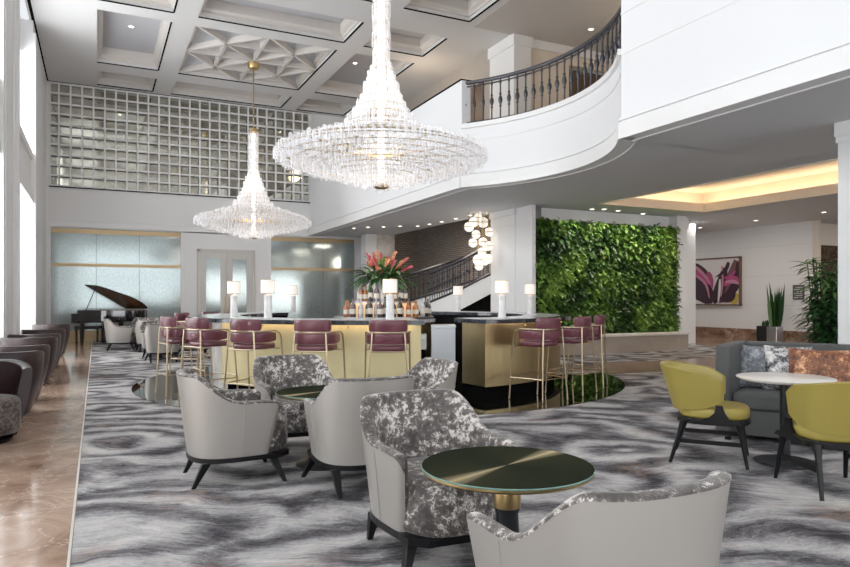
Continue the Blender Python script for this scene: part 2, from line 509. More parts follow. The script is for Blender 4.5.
# ------------------------------------------------------------------ ceiling with coffers
holesX = [(0.0, 1.6), (2.15, 5.75), (6.3, 8.03)]
holesY = [(2.4, 3.9), (4.45, 6.1), (7.3, 11.4), (12.4, 14.0), (15.15, 16.58), (17.15, 21.0), (21.8, 23.2)]
HD = .42
cb = MB(); cp_ = MB(); wl = MB()
xs = [-1.45] + [v for h in holesX for v in h] + [15.0]
ys = [YB] + [v for h in holesY for v in h] + [24.2]
for i in range(len(xs) - 1):
    for j in range(len(ys) - 1):
        if i % 2 == 1 and j % 2 == 1: continue
        cb.quad((xs[i], ys[j], CEIL), (xs[i], ys[j + 1], CEIL), (xs[i + 1], ys[j + 1], CEIL), (xs[i + 1], ys[j], CEIL))
for (x0, x1) in holesX:
    for (y0, y1) in holesY:
        big = (x0, y0) in ((2.15, 17.15), (2.15, 7.3))
        # stepped sides: lower lip, ledge, upper wall
        st = [(0, CEIL), (0, CEIL + .10), (.05, CEIL + .10), (.05, CEIL + .16), (.13, CEIL + .20), (.13, CEIL + HD)]
        for (a, za), (b, zb) in zip(st[:-1], st[1:]):
            A = [(x0 + a, y0 + a), (x1 - a, y0 + a), (x1 - a, y1 - a), (x0 + a, y1 - a)]
            B = [(x0 + b, y0 + b), (x1 - b, y0 + b), (x1 - b, y1 - b), (x0 + b, y1 - b)]
            for k in range(4):
                q = (k + 1) % 4
                (wl if za > CEIL + .09 else cb).quad((*A[k], za), (*A[q], za), (*B[q], zb), (*B[k], zb))
        cp_.quad((x0, y0, CEIL + HD), (x0, y1, CEIL + HD), (x1, y1, CEIL + HD), (x1, y0, CEIL + HD))
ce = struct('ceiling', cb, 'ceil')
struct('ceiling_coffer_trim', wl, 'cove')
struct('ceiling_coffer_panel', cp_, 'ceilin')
# shadow gaps beside coffers (dark reveal lines)
g = MB()
for (x0, x1) in holesX:
    for (y0, y1) in holesY:
        g.box(x1 - .012, x1 + .028, y0, y1, CEIL - .004, CEIL + .02)
        g.box(x0, x1, y1 - .005, y1 + .03, CEIL - .004, CEIL + .02)
g.box(-1.40, -1.33, YB, 23.5, CEIL - .006, CEIL + .01)
g.box(-1.37, 6.9, 23.40, 23.49, CEIL - .008, CEIL + .01)
struct('trim_2', g, 'slot')
# pyramidal truss in the centre bay
def truss(cy, label):
    t = thing('ceiling_truss', label, 'ceiling truss', (3.95, cy, CEIL), 0)
    x0, x1, y0, y1 = -1.8, 1.8, -1.95, 1.95
    mb = MB(); nx = 4; ny = 4
    # triangulated deep fins
    P = {}
    for i in range(nx + 1):
        for j in range(ny + 1):
            P[i, j] = (x0 + (x1 - x0) * i / nx, y0 + (y1 - y0) * j / ny)
    def fin(a, b, za, zb, w=.035):
        a = Vector((*a, 0)); b = Vector((*b, 0)); n = (b - a).cross(Vector((0, 0, 1))).normalized() * w
        top = .40
        vs = [a - n, b - n, b + n, a + n]
        mb.add([(p.x, p.y, z) for p, z in zip(vs, (za, zb, zb, za))] + [(p.x, p.y, top) for p in vs],
               [(0, 3, 2, 1), (0, 1, 5, 4), (1, 2, 6, 5), (2, 3, 7, 6), (3, 0, 4, 7)])
    lo = .02
    for (a, b) in [((0, 2), (2, 4)), ((2, 4), (4, 2)), ((4, 2), (2, 0)), ((2, 0), (0, 2)), ((0, 0), (4, 4)), ((0, 4), (4, 0)),
                   ((2, 0), (2, 4)), ((0, 2), (4, 2)), ((1, 1), (1, 3)), ((1, 3), (3, 3)), ((3, 3), (3, 1)), ((3, 1), (1, 1)),
                   ((0, 1), (1, 1)), ((0, 3), (1, 3)), ((4, 1), (3, 1)), ((4, 3), (3, 3))][:12]:
        fin(P[a], P[b], lo, lo)
    put('fins', mb, 'cove', t)
    # sloped pyramid facets between the fins
    fc = MB()
    cells = [((0, 0), (2, 0), (1, 1)), ((0, 0), (0, 2), (1, 1)), ((2, 0), (2, 2), (1, 1)), ((0, 2), (2, 2), (1, 1))]
    for sx in (0, 1):
        for sy in (0, 1):
            for (a, b, c) in cells:
                def mp(q): return P[(q[0] if not sx else 4 - q[0]), (q[1] if not sy else 4 - q[1])]
                A, B, C3 = mp(a), mp(b), mp(c)
                G = ((A[0] + B[0] + C3[0]) / 3, (A[1] + B[1] + C3[1]) / 3)
                for p, q in ((A, B), (B, C3), (C3, A)):
                    fc.add([(*p, .16), (*q, .16), (*G, .41)], [(0, 1, 2)])
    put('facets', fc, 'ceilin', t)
    return t
truss(19.08, 'pyramid patterned plaster truss filling the coffer above the far chandelier')

# ------------------------------------------------------------------ left window wall
# plan: piers with deep bays
WX = -1.37
piers = [(18.5, 23.5), (12.4, 14.9), (6.3, 8.8), (.2, 2.7), (-5.9, -3.4)]
bays = [(14.9, 18.5), (8.8, 12.4), (2.7, 6.3), (-3.4, .2)]
w = MB()
for y0, y1 in piers:
    w.box(-2.15, WX, y0, y1, 0, CEIL)
for y0, y1 in bays:
    w.box(-2.15, WX - .05, y0, y1, 3.75, 4.75)
    w.box(-2.15, WX - .25, y0, y1, 7.2, CEIL)
w.box(-2.15, WX, YB, -5.9, 0, CEIL)
struct('wall_left', w, 'wall')
t = MB()
for y0, y1 in piers:
    for yy in (y0, y1 - .16):
        t.box(WX, WX + .05, yy, yy + .16, 0, CEIL - .3)
    t.box(WX, WX + .03, y0 + .5, y0 + .58, 0, CEIL - .3)
    t.box(WX, WX + .03, y1 - .58, y1 - .5, 0, CEIL - .3)
for y0, y1 in bays:
    t.box(WX - .08, WX + .02, y0, y1, 3.62, 3.80); t.box(WX - .08, WX + .0, y0, y1, 4.65, 4.80)
struct('trim_3', t, 'trim')
for n, (y0, y1) in enumerate(bays):
    f = MB()
    for (z0, z1) in ((.1, 3.72), (4.8, 7.2)):
        m_ = 4
        for i in range(m_ + 1):
            yy = y0 + (y1 - y0 - .06) * i / m_
            f.box(-2.12, -2.04, yy, yy + .06, z0, z1)
        for zz in (z0, z1 - .06, (z0 + z1) / 2):
            f.box(-2.12, -2.04, y0, y1, zz, zz + .06)
    wn = struct('window_%d' % (n + 1), f, 'trim')
    p = MB(); p.box(-2.09, -2.08, y0, y1, .1, 3.72); p.box(-2.09, -2.08, y0, y1, 4.8, 7.2)
    put('pane', p, 'pane', wn)
    # pleated sheer
    c = MB(); rows = []
    N = 90
    for z in (.03, 1.9, 3.66):
        rows.append([(-1.86 + .035 * math.sin(i * 1.9), y0 + .02 + (y1 - y0 - .04) * i / N, z) for i in range(N + 1)])
    c.grid(rows)
    if n < 3:
        tag(put('sheer_curtain', c, 'sheer', smooth=True), ['white pleated sheer curtain in the window bay nearest the piano',
            'white pleated sheer curtain in the middle window bay', 'white pleated sheer curtain in the window bay closest to the camera'][n], 'curtain')

# ------------------------------------------------------------------ far wall
FY = 23.5
w = MB()
w.box(-2.15, -1.27, FY, FY + .2, 0, CEIL)
w.box(2.49, 5.47, FY, FY + .2, 0, 3.6)
w.box(-1.27, 9.6, FY, FY + .2, 3.52, UP)
w.box(-1.27, 2.49, FY + .05, FY + .2, 0, 3.52); w.box(5.47, 9.6, FY + .05, FY + .2, 0, 3.52)
w.box(6.85, 9.6, FY, FY + .2, UP, CEIL)
struct('wall_back', w, 'wall')
t = MB()
t.box(-1.37, 6.86, FY - .05, FY, 3.55, 3.66); t.box(-1.37, 6.8, FY - .03, FY, 3.75, 3.79); t.box(-1.37, 6.8, FY - .03, FY, 4.70, UP)
t.box(-1.37, -1.27, FY - .06, FY, 0, 3.55); t.box(2.49, 2.56, FY - .05, FY, 0, 3.55); t.box(5.40, 5.47, FY - .05, FY, 0, 3.55)
struct('trim_4', t, 'trim')
struct('baseboard_back', MB().box(2.56, 5.4, FY - .03, FY, 0, .22), 'basemarble')
def mirror_panel(x0, x1, label, seams):
    t = thing('mirror_panel', label, 'mirror panel', (x0, FY, 0))
    L = x1 - x0
    put('mirror_glass', MB().box(0, L, -.005, .045, .34, 3.5), 'mirror', t)
    put('brass_band', MB().box(0, L, -.04, .0, 3.36, 3.50), 'brassband', t)
    put('brass_band', MB().box(0, L, -.04, .0, 2.33, 2.43), 'brassband', t)
    put('brass_base', MB().box(0, L, -.02, .045, .0, .34), 'brassband', t)
    for s in seams: put('seam', MB().box(s - .006, s + .006, -.008, .0, .34, 3.36), 'blackmetal', t)
mirror_panel(-1.27, 2.49, 'mottled pale green mirror panel with brass bands behind the piano', [1.25, 2.5])
mirror_panel(5.47, 8.55, 'mottled mirror panel with brass bands behind the bar right of the double door', [1.9])
# double door
d = thing('double_door', 'greige double door with tall mirrored panes in the far wall', 'door', (3.0, FY, 0))
put('door_frame', MB().box(0, .09, -.05, 0, 0, 2.98).box(1.83, 1.92, -.05, 0, 0, 2.98).box(0, 1.92, -.05, 0, 2.90, 3.0), 'doorpaint', d, bevel=.01)
for k in range(2):
    x = .09 + k * .87
    lf = put('door_leaf', MB().box(x, x + .2, -.035, 0, 0, 2.9).box(x + .67, x + .865, -.035, 0, 0, 2.9).box(x + .2, x + .67, -.035, 0, 0, .45).box(x + .2, x + .67, -.035, 0, 2.68, 2.9), 'doorpaint', d)
    put('door_pane', MB().box(x + .2, x + .67, -.02, -.01, .45, 2.68), 'mirror', lf)
    hx = x + (.80 if k == 0 else .06)
    put('handle', MB().tube([(hx, -.07, .85), (hx, -.09, .9), (hx, -.09, 1.35), (hx, -.07, 1.4)], .012), 'brass', lf)
# lattice screen
ls = thing('lattice_screen', 'white square lattice screen with mirror behind it, high on the far wall', 'screen', (-1.37, FY, UP))
mb = MB(); W_ = 8.28; H_ = CEIL - UP - .02; nc = 26; nr = 10
for i in range(nc + 1):
    x = W_ * i / nc; mb.box(x - .024, x + .024, -.06, 0, 0, H_)
put('vertical_bars', mb, 'trim', ls)
mb = MB()
for j in range(nr + 1):
    z = H_ * j / nr; mb.box(0, W_, -.055, -.005, z - .024, z + .024)
put('horizontal_bars', mb, 'trim', ls)
put('mirror_backing', MB().box(0, W_, .12, .15, 0, H_), 'gridmirror', ls)
struct('trim_5', MB().box(-1.37, 6.9, FY - .1, FY, UP - .05, UP - .02), 'slot')

# ------------------------------------------------------------------ balcony fascia
CC = Vector((3.95, 9.6)); CR = 3.55; BX = 6.65
a0 = math.acos((BX - CC.x) / CR)
arc = [(CC.x + CR * math.cos(a), CC.y + CR * math.sin(a)) for a in [a0 - 2 * a0 * i / 40 for i in range(41)]]  # high Y -> low Y
def ribbon(pts, z0, z1, off0, off1):
    """wall along pts between horizontal offsets (positive = away from atrium)"""
    mb = MB(); L = []; R_ = []
    for i, p in enumerate(pts):
        a = Vector(pts[max(0, i - 1)]); b = Vector(pts[min(len(pts) - 1, i + 1)])
        t = (b - a).normalized(); n = Vector((-t.y, t.x))
        if n.x < 0: n = -n
        L.append(Vector(p) + n * off0); R_.append(Vector(p) + n * off1)
    rows = [[(*q, z0) for q in L], [(*q, z1) for q in L], [(*q, z1) for q in R_], [(*q, z0) for q in R_], [(*q, z0) for q in L]]
    mb.grid(rows)
    for P_ in (0, -1):
        mb.quad((*L[P_], z0), (*L[P_], z1), (*R_[P_], z1), (*R_[P_], z0))
    return mb
far = [(BX + .22, 23.5), (BX, arc[0][1])]; near = [(BX, arc[-1][1]), (BX, YB)]
struct('wall_balcony', ribbon(far, SOF, 5.77, 0, .2), 'wallpanel')
struct('wall_balcony_curve', ribbon(arc, SOF, 4.85, 0, .2), 'wallpanel', smooth=True)
struct('wall_right', ribbon(near, SOF, CEIL, 0, .2), 'wallpanel')
for nm, pts in (('trim_6', far), ('trim_7', arc), ('trim_8', near)):
    mb = ribbon(pts, SOF - .01, SOF + .22, -.05, 0)
    q = ribbon(pts, SOF + .25, SOF + .28, -.035, 0); mb.add(q.v, q.f)
    if pts is arc:
        q = ribbon(pts, 4.78, 4.87, -.05, .22); mb.add(q.v, q.f)
        q = ribbon(pts, 4.52, 4.545, -.015, 0); mb.add(q.v, q.f)
    if pts is near:
        q = ribbon(pts, 4.78, 4.80, -.012, 0); mb.add(q.v, q.f)
        q = ribbon(pts, 5.35, 5.37, -.012, 0); mb.add(q.v, q.f)
    struct(nm, mb, 'trim')
struct('trim_9', ribbon(far, 5.77, 5.80, -.02, .22), 'slot')
# soffit
_o = .2
pl = [(BX + .22 + _o, 23.5), (BX + _o, arc[0][1])] + [(CC.x + (CR + _o) * (x - CC.x) / CR, CC.y + (CR + _o) * (y - CC.y) / CR) for x, y in arc[1:-1]] + [(BX + _o, arc[-1][1]), (BX + _o, YB)]
mb = MB(); X1 = 10.7; X2 = 14.2
for (p, q) in zip(pl[:-1], pl[1:]):
    mb.quad((p[0], p[1], SOF), (q[0], q[1], SOF), (9.5, q[1], SOF), (9.5, p[1], SOF))
YT0, YT1 = 2.5, 12.5
mb.quad((9.5, YB, SOF), (24, YB, SOF), (24, YT0, SOF), (9.5, YT0, SOF))
mb.quad((9.5, YT0, SOF), (X1, YT0, SOF), (X1, YT1, SOF), (9.5, YT1, SOF))
mb.quad((X2, YT0, SOF), (24, YT0, SOF), (24, YT1, SOF), (X2, YT1, SOF))
mb.quad((9.5, YT1, SOF), (24, YT1, SOF), (24, 15.3, SOF), (9.5, 15.3, SOF))
mb.quad((12.5, 15.3, SOF), (24, 15.3, SOF), (24, 26, SOF), (12.5, 26, SOF))
struct('ceiling_soffit', mb, 'soffit')
# groove line following the fascia
struct('trim_10', ribbon(pl, SOF - .015, SOF + .0, .0, .018), 'trim')
# lit tray
mb = MB()
mb.quad((X1 - .4, YT0 - .4, SOF + .55), (X2 + .4, YT0 - .4, SOF + .55), (X2 + .4, YT1 + .4, SOF + .55), (X1 - .4, YT1 + .4, SOF + .55))
struct('ceiling_tray', mb, 'cream')
mb = MB()
for (xa, xb, ya, yb) in ((X1, X1 + .04, YT0, YT1), (X2 - .04, X2, YT0, YT1), (X1, X2, YT0, YT0 + .04), (X1, X2, YT1 - .04, YT1)):
    mb.box(xa, xb, ya, yb, SOF - .02, SOF + .2)
mb.box(X1 - .42, X1 - .40, YT0 - .4, YT1 + .4, SOF, SOF + .55); mb.box(X2 + .40, X2 + .42, YT0 - .4, YT1 + .4, SOF, SOF + .55)
mb.box(X1 - .4, X2 + .4, YT1 + .40, YT1 + .42, SOF, SOF + .55); mb.box(X1 - .4, X2 + .4, YT0 - .42, YT0 - .40, SOF, SOF + .55)
struct('trim_12', mb, 'cream')
mb = MB()
mb.box(X1 - .3, X1 - .2, YT0, YT1, SOF + .06, SOF + .09); mb.box(X2 + .2, X2 + .3, YT0, YT1, SOF + .06, SOF + .09)
mb.box(X1, X2, YT1 + .2, YT1 + .3, SOF + .06, SOF + .09)
struct('trim_13', mb, 'led')
# upper floor slab
mb = MB()
for (p, q) in zip(pl[:-1], pl[1:]):
    mb.quad((p[0] + .1, p[1], UP - .05), (q[0] + .1, q[1], UP - .05), (15, q[1], UP - .05), (15, p[1], UP - .05))
struct('floor_upper', mb, 'taupe')

# balustrade on the curve
bl = thing('balustrade', 'dark wrought iron balustrade along the curved white balcony', 'railing', (CC.x, CC.y, 4.87))
ar = [(CR + .10) * math.cos(a) for a in [0]]
pts = []
A0 = a0 + .02
for i in range(49):
    a = A0 - 2 * A0 * i / 48
    pts.append(((CR + .1) * math.cos(a), (CR + .1) * math.sin(a), .86))
put('handrail', MB().tube(pts, .042, 8), 'iron', bl, smooth=True)
put('top_bar', MB().tube([(x, y, .78) for x, y, z in pts], .016, 6), 'iron', bl)
put('bottom_bar', MB().tube([(x, y, .05) for x, y, z in pts], .018, 6), 'iron', bl)
bal = MB().lathe([(.018, .0), (.03, .03), (.016, .08), (.016, .26), (.03, .29), (.018, .32), (.038, .37), (.045, .41), (.038, .45), (.018, .5), (.03, .53), (.016, .56), (.016, .72), (.03, .77), (.016, .8), (.016, .86)], 8)
bo = None
NB = 27
for i in range(NB):
    a = A0 - .03 - 2 * (A0 - .03) * i / (NB - 1)
    p_ = ((CR + .1) * math.cos(a), (CR + .1) * math.sin(a), 0)
    if bo is None:
        bo = put('baluster', bal, 'iron', bl, smooth=True, loc=p_)
    else:
        b2 = bo.copy(); COL.objects.link(b2); b2.parent = bl; b2.location = p_

# ------------------------------------------------------------------ upper level walls, column
struct('wall_upper_side', MB().box(9.4, 9.55, 15.3, 23.5, UP, CEIL), 'taupe')
struct('wall_upper_back', MB().box(9.9, 11.2, 14.25, 14.4, UP, CEIL).box(11.2, 14, 14.25, 14.4, 7.5, CEIL).box(13.9, 16, 14.25, 14.4, UP, 7.5), 'cream')
struct('wall_upper_recess', MB().box(11.2, 13.9, 14.5, 14.6, UP, 7.5), 'brownroom')
struct('trim_14', MB().box(9.9, 14, 14.18, 14.25, 7.75, CEIL), 'trim')
struct('wall_column_upper', MB().box(9.4, 9.92, 14.15, 15.3, UP, 7.8).box(9.36, 9.96, 14.1, 15.34, 7.7, CEIL), 'wall')
struct('wall_upper_recess', MB().box(9.36, 9.41, 15.6, 18.6, UP, 7.2), 'brownroom')
struct('wall_upper_right', MB().box(15, 15.1, YB, 14.4, UP, CEIL), 'cream')
struct('ceiling_upper', MB().box(8.25, 15, YB, 14.2, CEIL - .012, CEIL - .006), 'taupeceil')
# lower column (below upper one)
struct('wall_column', MB().box(9.4, 9.95, 14.1, 15.25, 0, SOF).box(9.36, 9.99, 14.06, 15.29, SOF - .16, SOF).box(9.37, 9.98, 14.07, 15.28, SOF-.42, SOF-.40).box(9.36, 9.99, 14.06, 15.29, 0, .3), 'wall')
sg = thing('wall_sign', 'small dark grey directional sign on the white column beside the planted wall', 'sign', (9.53, 14.05, 1.62))
put('sign_plate', MB().box(0, .36, -.02, 0, 0, .22), 'signgrey', sg)
put('sign_lettering', MB().box(.05, .31, -.026, -.02, .135, .165).box(.05, .27, -.026, -.02, .07, .1), 'signtext', sg)
# marble pier and pilaster near far wall
struct('wall_pier', MB().box(8.9, 9.55, 22.0, 22.6, 0, SOF), 'colmarble')
struct('wall_pilaster', MB().box(8.5, 8.9, 22.1, 22.6, 0, SOF), 'wall')

# ------------------------------------------------------------------ stair hall
struct('wall_stair', MB().box(11.4, 11.6, 14.6, 24.5, 0, 6.5), 'brick')
struct('wall_stair_end', MB().box(9.4, 11.6, 24.0, 24.2, 0, 6.5), 'brick')
struct('wall_stair_front', MB().box(9.95, 16, 14.4, 14.6, 0, SOF), 'wall')
Rv = Vector((C_, -S_, 0)); Fv = Vector((S_, C_, 0))
def stair_curve(ps, d0, d1, n=24):
    out = []
    for i in range(n + 1):
        t = i / n * (len(ps) - 1); k = min(int(t), len(ps) - 2); f = t - k
        u = ps[k][0] + (ps[k + 1][0] - ps[k][0]) * f; v = ps[k][1] + (ps[k + 1][1] - ps[k][1]) * f
        out.append(at(u, v, d=d0 + (d1 - d0) * i / n))
    return out
stt = thing('staircase', 'curving staircase with black iron railings rising behind the bar', 'staircase', tuple(at(440, 345, d=19.5)))
so = Vector(stt.location)
def loc_pts(ps): return [p - so for p in ps]
nearbot = stair_curve([(430, 322), (445, 316), (462, 309), (492, 293), (515, 281)], 18.8, 18.2)
neartop = [p + Vector((0, 0, .50)) for p in nearbot]
mb = MB(); mb.grid([loc_pts(nearbot), loc_pts(neartop)]); mb.grid([loc_pts([p + Fv * .06 for p in nearbot]), loc_pts([p + Fv * .06 for p in neartop])])
put('stringer', mb, 'wall', stt)
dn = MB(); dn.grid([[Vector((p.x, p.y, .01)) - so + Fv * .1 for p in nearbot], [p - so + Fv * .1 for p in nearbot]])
put('under_stair_dark_sheet', dn, 'slot', stt)  # black sheet standing in for the dark void under the stair
mb = MB()
for i in range(12):
    p = nearbot[min(24, i * 2)] - so
    a = p + Fv * .05; b = p + Fv * 1.5; s = Rv * .25
    z = p.z + .45
    mb.add([(*(a)[:2], z - .18), (*(a + s)[:2], z - .18), (*(b + s)[:2], z - .18), (*(b)[:2], z - .18), (*(a)[:2], z), (*(a + s)[:2], z), (*(b + s)[:2], z), (*(b)[:2], z)],
           [(0, 3, 2, 1), (4, 5, 6, 7), (0, 1, 5, 4), (1, 2, 6, 5), (2, 3, 7, 6), (3, 0, 4, 7)])
put('steps', mb, 'carpet', stt)
def stair_rail(base, h, name):
    top = [p + Vector((0, 0, h)) for p in base]
    r = put(name, MB().tube(loc_pts(top), .05, 6), 'iron', stt, smooth=True)
    b = MB()
    b.tube(loc_pts([p + Vector((0, 0, .06)) for p in base]), .035, 5); b.tube(loc_pts([p + Vector((0, 0, h - .12)) for p in base]), .015, 5)
    N = len(base) - 1; cnt = 26
    for i in range(cnt):
        t = i / (cnt - 1) * N; k = min(int(t), N - 1); p = base[k].lerp(base[k + 1], t - k) - so
        b.tube([p + Vector((0, 0, .05)), p + Vector((0, 0, h * .42)), p + Vector((0, 0, h * .5)), p + Vector((0, 0, h * .58)), p + Vector((0, 0, h))], [.014, .014, .045, .014, .014], 5)
    put('railing_bars', b, 'iron', stt)
stair_rail(neartop, .85, 'handrail')
farbase = stair_curve([(396, 306), (420, 299), (450, 290), (492, 276), (510, 270)], 22, 20.3)
stair_rail(farbase, .88, 'handrail')
mb = MB(); mb.grid([loc_pts([p + Fv * .05 + Vector((0, 0, -.35)) for p in farbase]), loc_pts([p + Fv * .05 for p in farbase])])
put('far_stringer', mb, 'wall', stt)
mb = MB(); mb.grid([loc_pts([p + Fv * .5 for p in farbase]), loc_pts([p + Fv * .5 + Vector((0, 0, .85)) for p in farbase])])

# globe cluster pendant
pc = thing('globe_pendant', 'cluster of glowing white glass globes hanging beside the staircase', 'pendant light', tuple(at(480, 212, d=17.6)))
po = Vector(pc.location)
put('canopy', MB().lathe([(.3, -.02), (.3, .04)], 20), 'trim', pc)
for (u, v, r) in [(469, 227, 5.5), (474, 222, 5.5), (483, 222.5, 6), (476, 234.5, 5), (473, 243, 5), (483, 242, 5), (482, 252, 5), (488, 246, 5.5), (478, 260, 6), (479, 266, 5), (488, 259, 5.5), (485, 262, 4), (489, 232, 5), (478, 218, 5)]:
    d_ = 17.2 + random.random() * .8
    p = at(u, v, d=d_) - po; rr = .88 * r * d_ / FPX
    gl = put('globe', MB().lathe([(rr * math.sin(PI * j / 10) + 1e-4, -rr * math.cos(PI * j / 10)) for j in range(11)], 16, p, cap=False), 'globe', pc, smooth=True)
    put('rod', MB().tube([(p.x, p.y, p.z + rr * .9), (p.x, p.y, -.02)], .009, 5), 'brass', pc)
    put('band', MB().lathe([(rr * 1.01, -.012), (rr * 1.01, .012)], 16, p, cap=False), 'brass', gl)

# ------------------------------------------------------------------ green wall
gx0, gx1, gy, gz0, gz1 = 9.55, 14.2, 13.5, .44, 3.28
struct('wall_green_surround', MB().box(9.95, 15.0, 13.75, 14.4, 3.3, SOF).box(14.24, 14.6, 13.45, 14.6, 0, SOF).box(9.95, 14.24, 13.75, 14.4, 0, 3.3).box(9.42, 9.53, 13.4, 14.1, 0, SOF), 'wall')
gw = thing('living_wall', 'large living wall of dense green foliage above a pale stone planter', 'green wall', (gx0, gy, 0))
put('planting_backing', MB().box(0, gx1 - gx0, .0, .24, gz0, gz1), 'backing', gw)
lv = MB()
from mathutils import noise as mn
for i in range(11000):
    x = random.uniform(0, gx1 - gx0); z = random.uniform(gz0, gz1)
    p = Vector((x, -random.uniform(0, .16), z))
    n = mn.noise(Vector((x * 1.3, z * 1.3, 3))) + .5 * mn.noise(Vector((x * 3.7, z * 3.7, 8)))
    s = .42 + n * .75 + random.uniform(-.25, .25)
    if random.random() < .12: s -= .4
    dd = Vector((random.uniform(-1, 1), -random.uniform(.3, 1.1), random.uniform(-1.1, .6)))
    L = random.uniform(.07, .17) * (1.15 if s > .6 else 1)
    lv.leaf(p, dd, (0, -.6, 1), L, L * random.uniform(.45, .75), max(0, min(1, s)), .25, 1 if random.random() < .5 else 2)
f_ = put('foliage', lv, 'greenleaf', gw); f_['kind'] = 'stuff'
pl_ = thing('planter_ledge', 'long pale stone planter bench under the living wall', 'planter', (9.0, 12.72, 0))
put('stone_body', MB().box(0, 4.88, 0, .46, 0, .40), 'stone', pl_, bevel=.01)
put('coping', MB().box(-.02, 4.9, -.03, .46, .40, .45), 'stone', pl_, bevel=.008)

# ------------------------------------------------------------------ right hall: art wall etc
AX = 18.76
w = MB(); w.box(AX, AX + .07, 12.6, 25.5, .36, SOF); w.box(AX - .04, AX, 12.6, 25, SOF - .22, SOF)
struct('wall_art', w, 'wall')
struct('trim_15', MB().box(AX - .006, AX, 12.7, 25, 2.03, 2.04).box(AX - .006, AX, 12.7, 25, 2.95, 2.96).box(AX - .006, AX, 12.7, 25, 1.12, 1.13), 'soffit')
struct('baseboard_art', MB().box(AX - .05, AX + .08, 12.55, 25, 0, .36), 'basemarble')
struct('wall_art_end', MB().box(AX - .04, AX + .07, 12.42, 12.6, 0, SOF), 'cream')
struct('wall_hall_back', MB().box(14, 24, 25.5, 25.7, 0, SOF), 'wall')
struct('wall_right_far', MB().box(23.5, 23.7, YB, 26, 0, SOF), 'brownroom')
struct('wall_right_hall', MB().box(18.84, 23.5, 12.9, 13.0, 2.95, SOF), 'cream')
struct('wall_right_hall_panel', MB().box(18.84, 23.5, 12.95, 13.05, 0, 2.95), 'brownpanel')
# painting
pt = thing('painting', 'framed abstract painting of plum and magenta petal shapes', 'painting', (AX - .06, 15.0, 1.1))
PW, PH = 2.05, 1.6
put('canvas', MB().box(-.01, .04, .04, PW - .04, .04, PH - .04), 'canvas', pt)
put('picture_frame', MB().box(-.05, .05, 0, .045, 0, PH).box(-.05, .05, PW - .045, PW, 0, PH).box(-.05, .05, 0, PW, 0, .045).box(-.05, .05, 0, PW, PH - .045, PH), 'frame', pt)
def petal(a, b, wa, wb, curve, x):
    """blade from a to b in (s,z) picture coordinates (s grows to the viewer's right)"""
    mb = MB(); rows = []
    a = Vector(a); b = Vector(b); t = (b - a); n = Vector((-t.y, t.x)).normalized()
    for i in range(15):
        f = i / 14; c = a + t * f + n * curve * math.sin(PI * f)
        w_ = (wa * (1 - f) + wb * f) * (math.sin(PI * min(1, .08 + .92 * f)) ** .5 if f < 1 else .02) + .004
        row = []
        for s in (-1, 1):
            q = c + n * w_ * s
            row.append((x, PW - .045 - max(0.005, min(1, q.x)) * (PW - .09), .05 + max(0, min(1, q.y)) * (PH - .10)))
        rows.append(row)
    mb.grid(rows); return mb
k = 0
for (a, b, wa, wb, cv, mt) in [
    ((.0, .95), (.45, .0), .13, .10, .06, 'mauve'), ((.0, .80), (.42, .30), .05, .07, .05, 'magenta'), ((.02, .92), (.48, .35), .03, .03, .04, 'rose'),
    ((.02, .3), (.45, .02), .22, .20, .1, 'plum'), ((.0, .55), (.38, .0), .10, .16, .10, 'plum'), ((.95, .95), (.45, .1), .10, .10, .10, 'mauve'),
    ((.98, .9), (.60, .02), .07, .10, .14, 'plum'), ((.72, .80), (.50, .0), .08, .14, .02, 'plum'), ((.99, .55), (.70, .40), .09, .06, -.05, 'magenta'),
    ((.99, .45), (.72, .48), .04, .03, -.03, 'rose'), ((.66, .85), (.62, .05), .018, .012, .03, 'rose'), ((.62, .55), (.58, .02), .02, .02, .01, 'canvas'),
    ((.05, .70), (.40, .12), .025, .02, .10, 'rose'), ((.12, .92), (.44, .55), .035, .03, .03, 'plum'), ((.80, .92), (.52, .60), .05, .02, .06, 'plum'), ((.93, .72), (.66, .58), .03, .02, .05, 'magenta'), ((.30, .40), (.02, .62), .05, .06, .02, 'plum'), ((.98, .12), (.80, .14), .14, .10, 0, 'ochre'), ((.9, .3), (.62, .08), .12, .10, .05, 'plum'), ((.38, .72), (.47, .36), .06, .02, .02, 'magenta')]:
    k += 1
    put('painted_shape', petal(a, b, wa, wb, cv, -.012 - .0015 * k), mt, pt)
sg = thing('wall_sign', 'dark grey square notice plaque on the white wall right of the snake plant', 'sign', (AX - .02, 12.86, 1.3))
put('sign_plate', MB().box(-.02, 0, 0, .36, 0, .44), 'signgrey', sg)
mb = MB()
for i in range(6): mb.box(-.026, -.02, .05, .31 - .05 * (i % 2), .05 + i * .06, .075 + i * .06)
put('sign_lettering', mb, 'signtext', sg)
# snake plants
def snake(y, label, nleaf, hmax, seed):
    random.seed(seed)
    t = thing('snake_plant', label, 'plant', (18.2, y, 0))
    put('pot', MB().box(-.16, .16, -.165, .165, 0, .50), 'steel' if nleaf > 10 else 'blackmetal', t, bevel=.015)
    put('soil', MB().box(-.15, .15, -.15, .15, .49, .505), 'soil', t)
    mb = MB()
    for i in range(nleaf):
        a = random.uniform(0, 2 * PI); r = random.uniform(0, .13)
        mb.leaf((r * math.cos(a), r * math.sin(a), .5), (math.cos(a) * .08, math.sin(a) * .12, 1), (math.cos(a + 1.2), math.sin(a + 1.2), 0), random.uniform(.6, 1) * hmax, .11, random.random(), -.02, 5)
    put('leaves', mb, 'darkleaf', t, smooth=True)
snake(13.42, 'tall snake plant in a steel square pot against the white wall', 34, 1.32, 3)
snake(13.77, 'black square pot with a short dark plant left of the tall snake plant', 6, .2, 5)
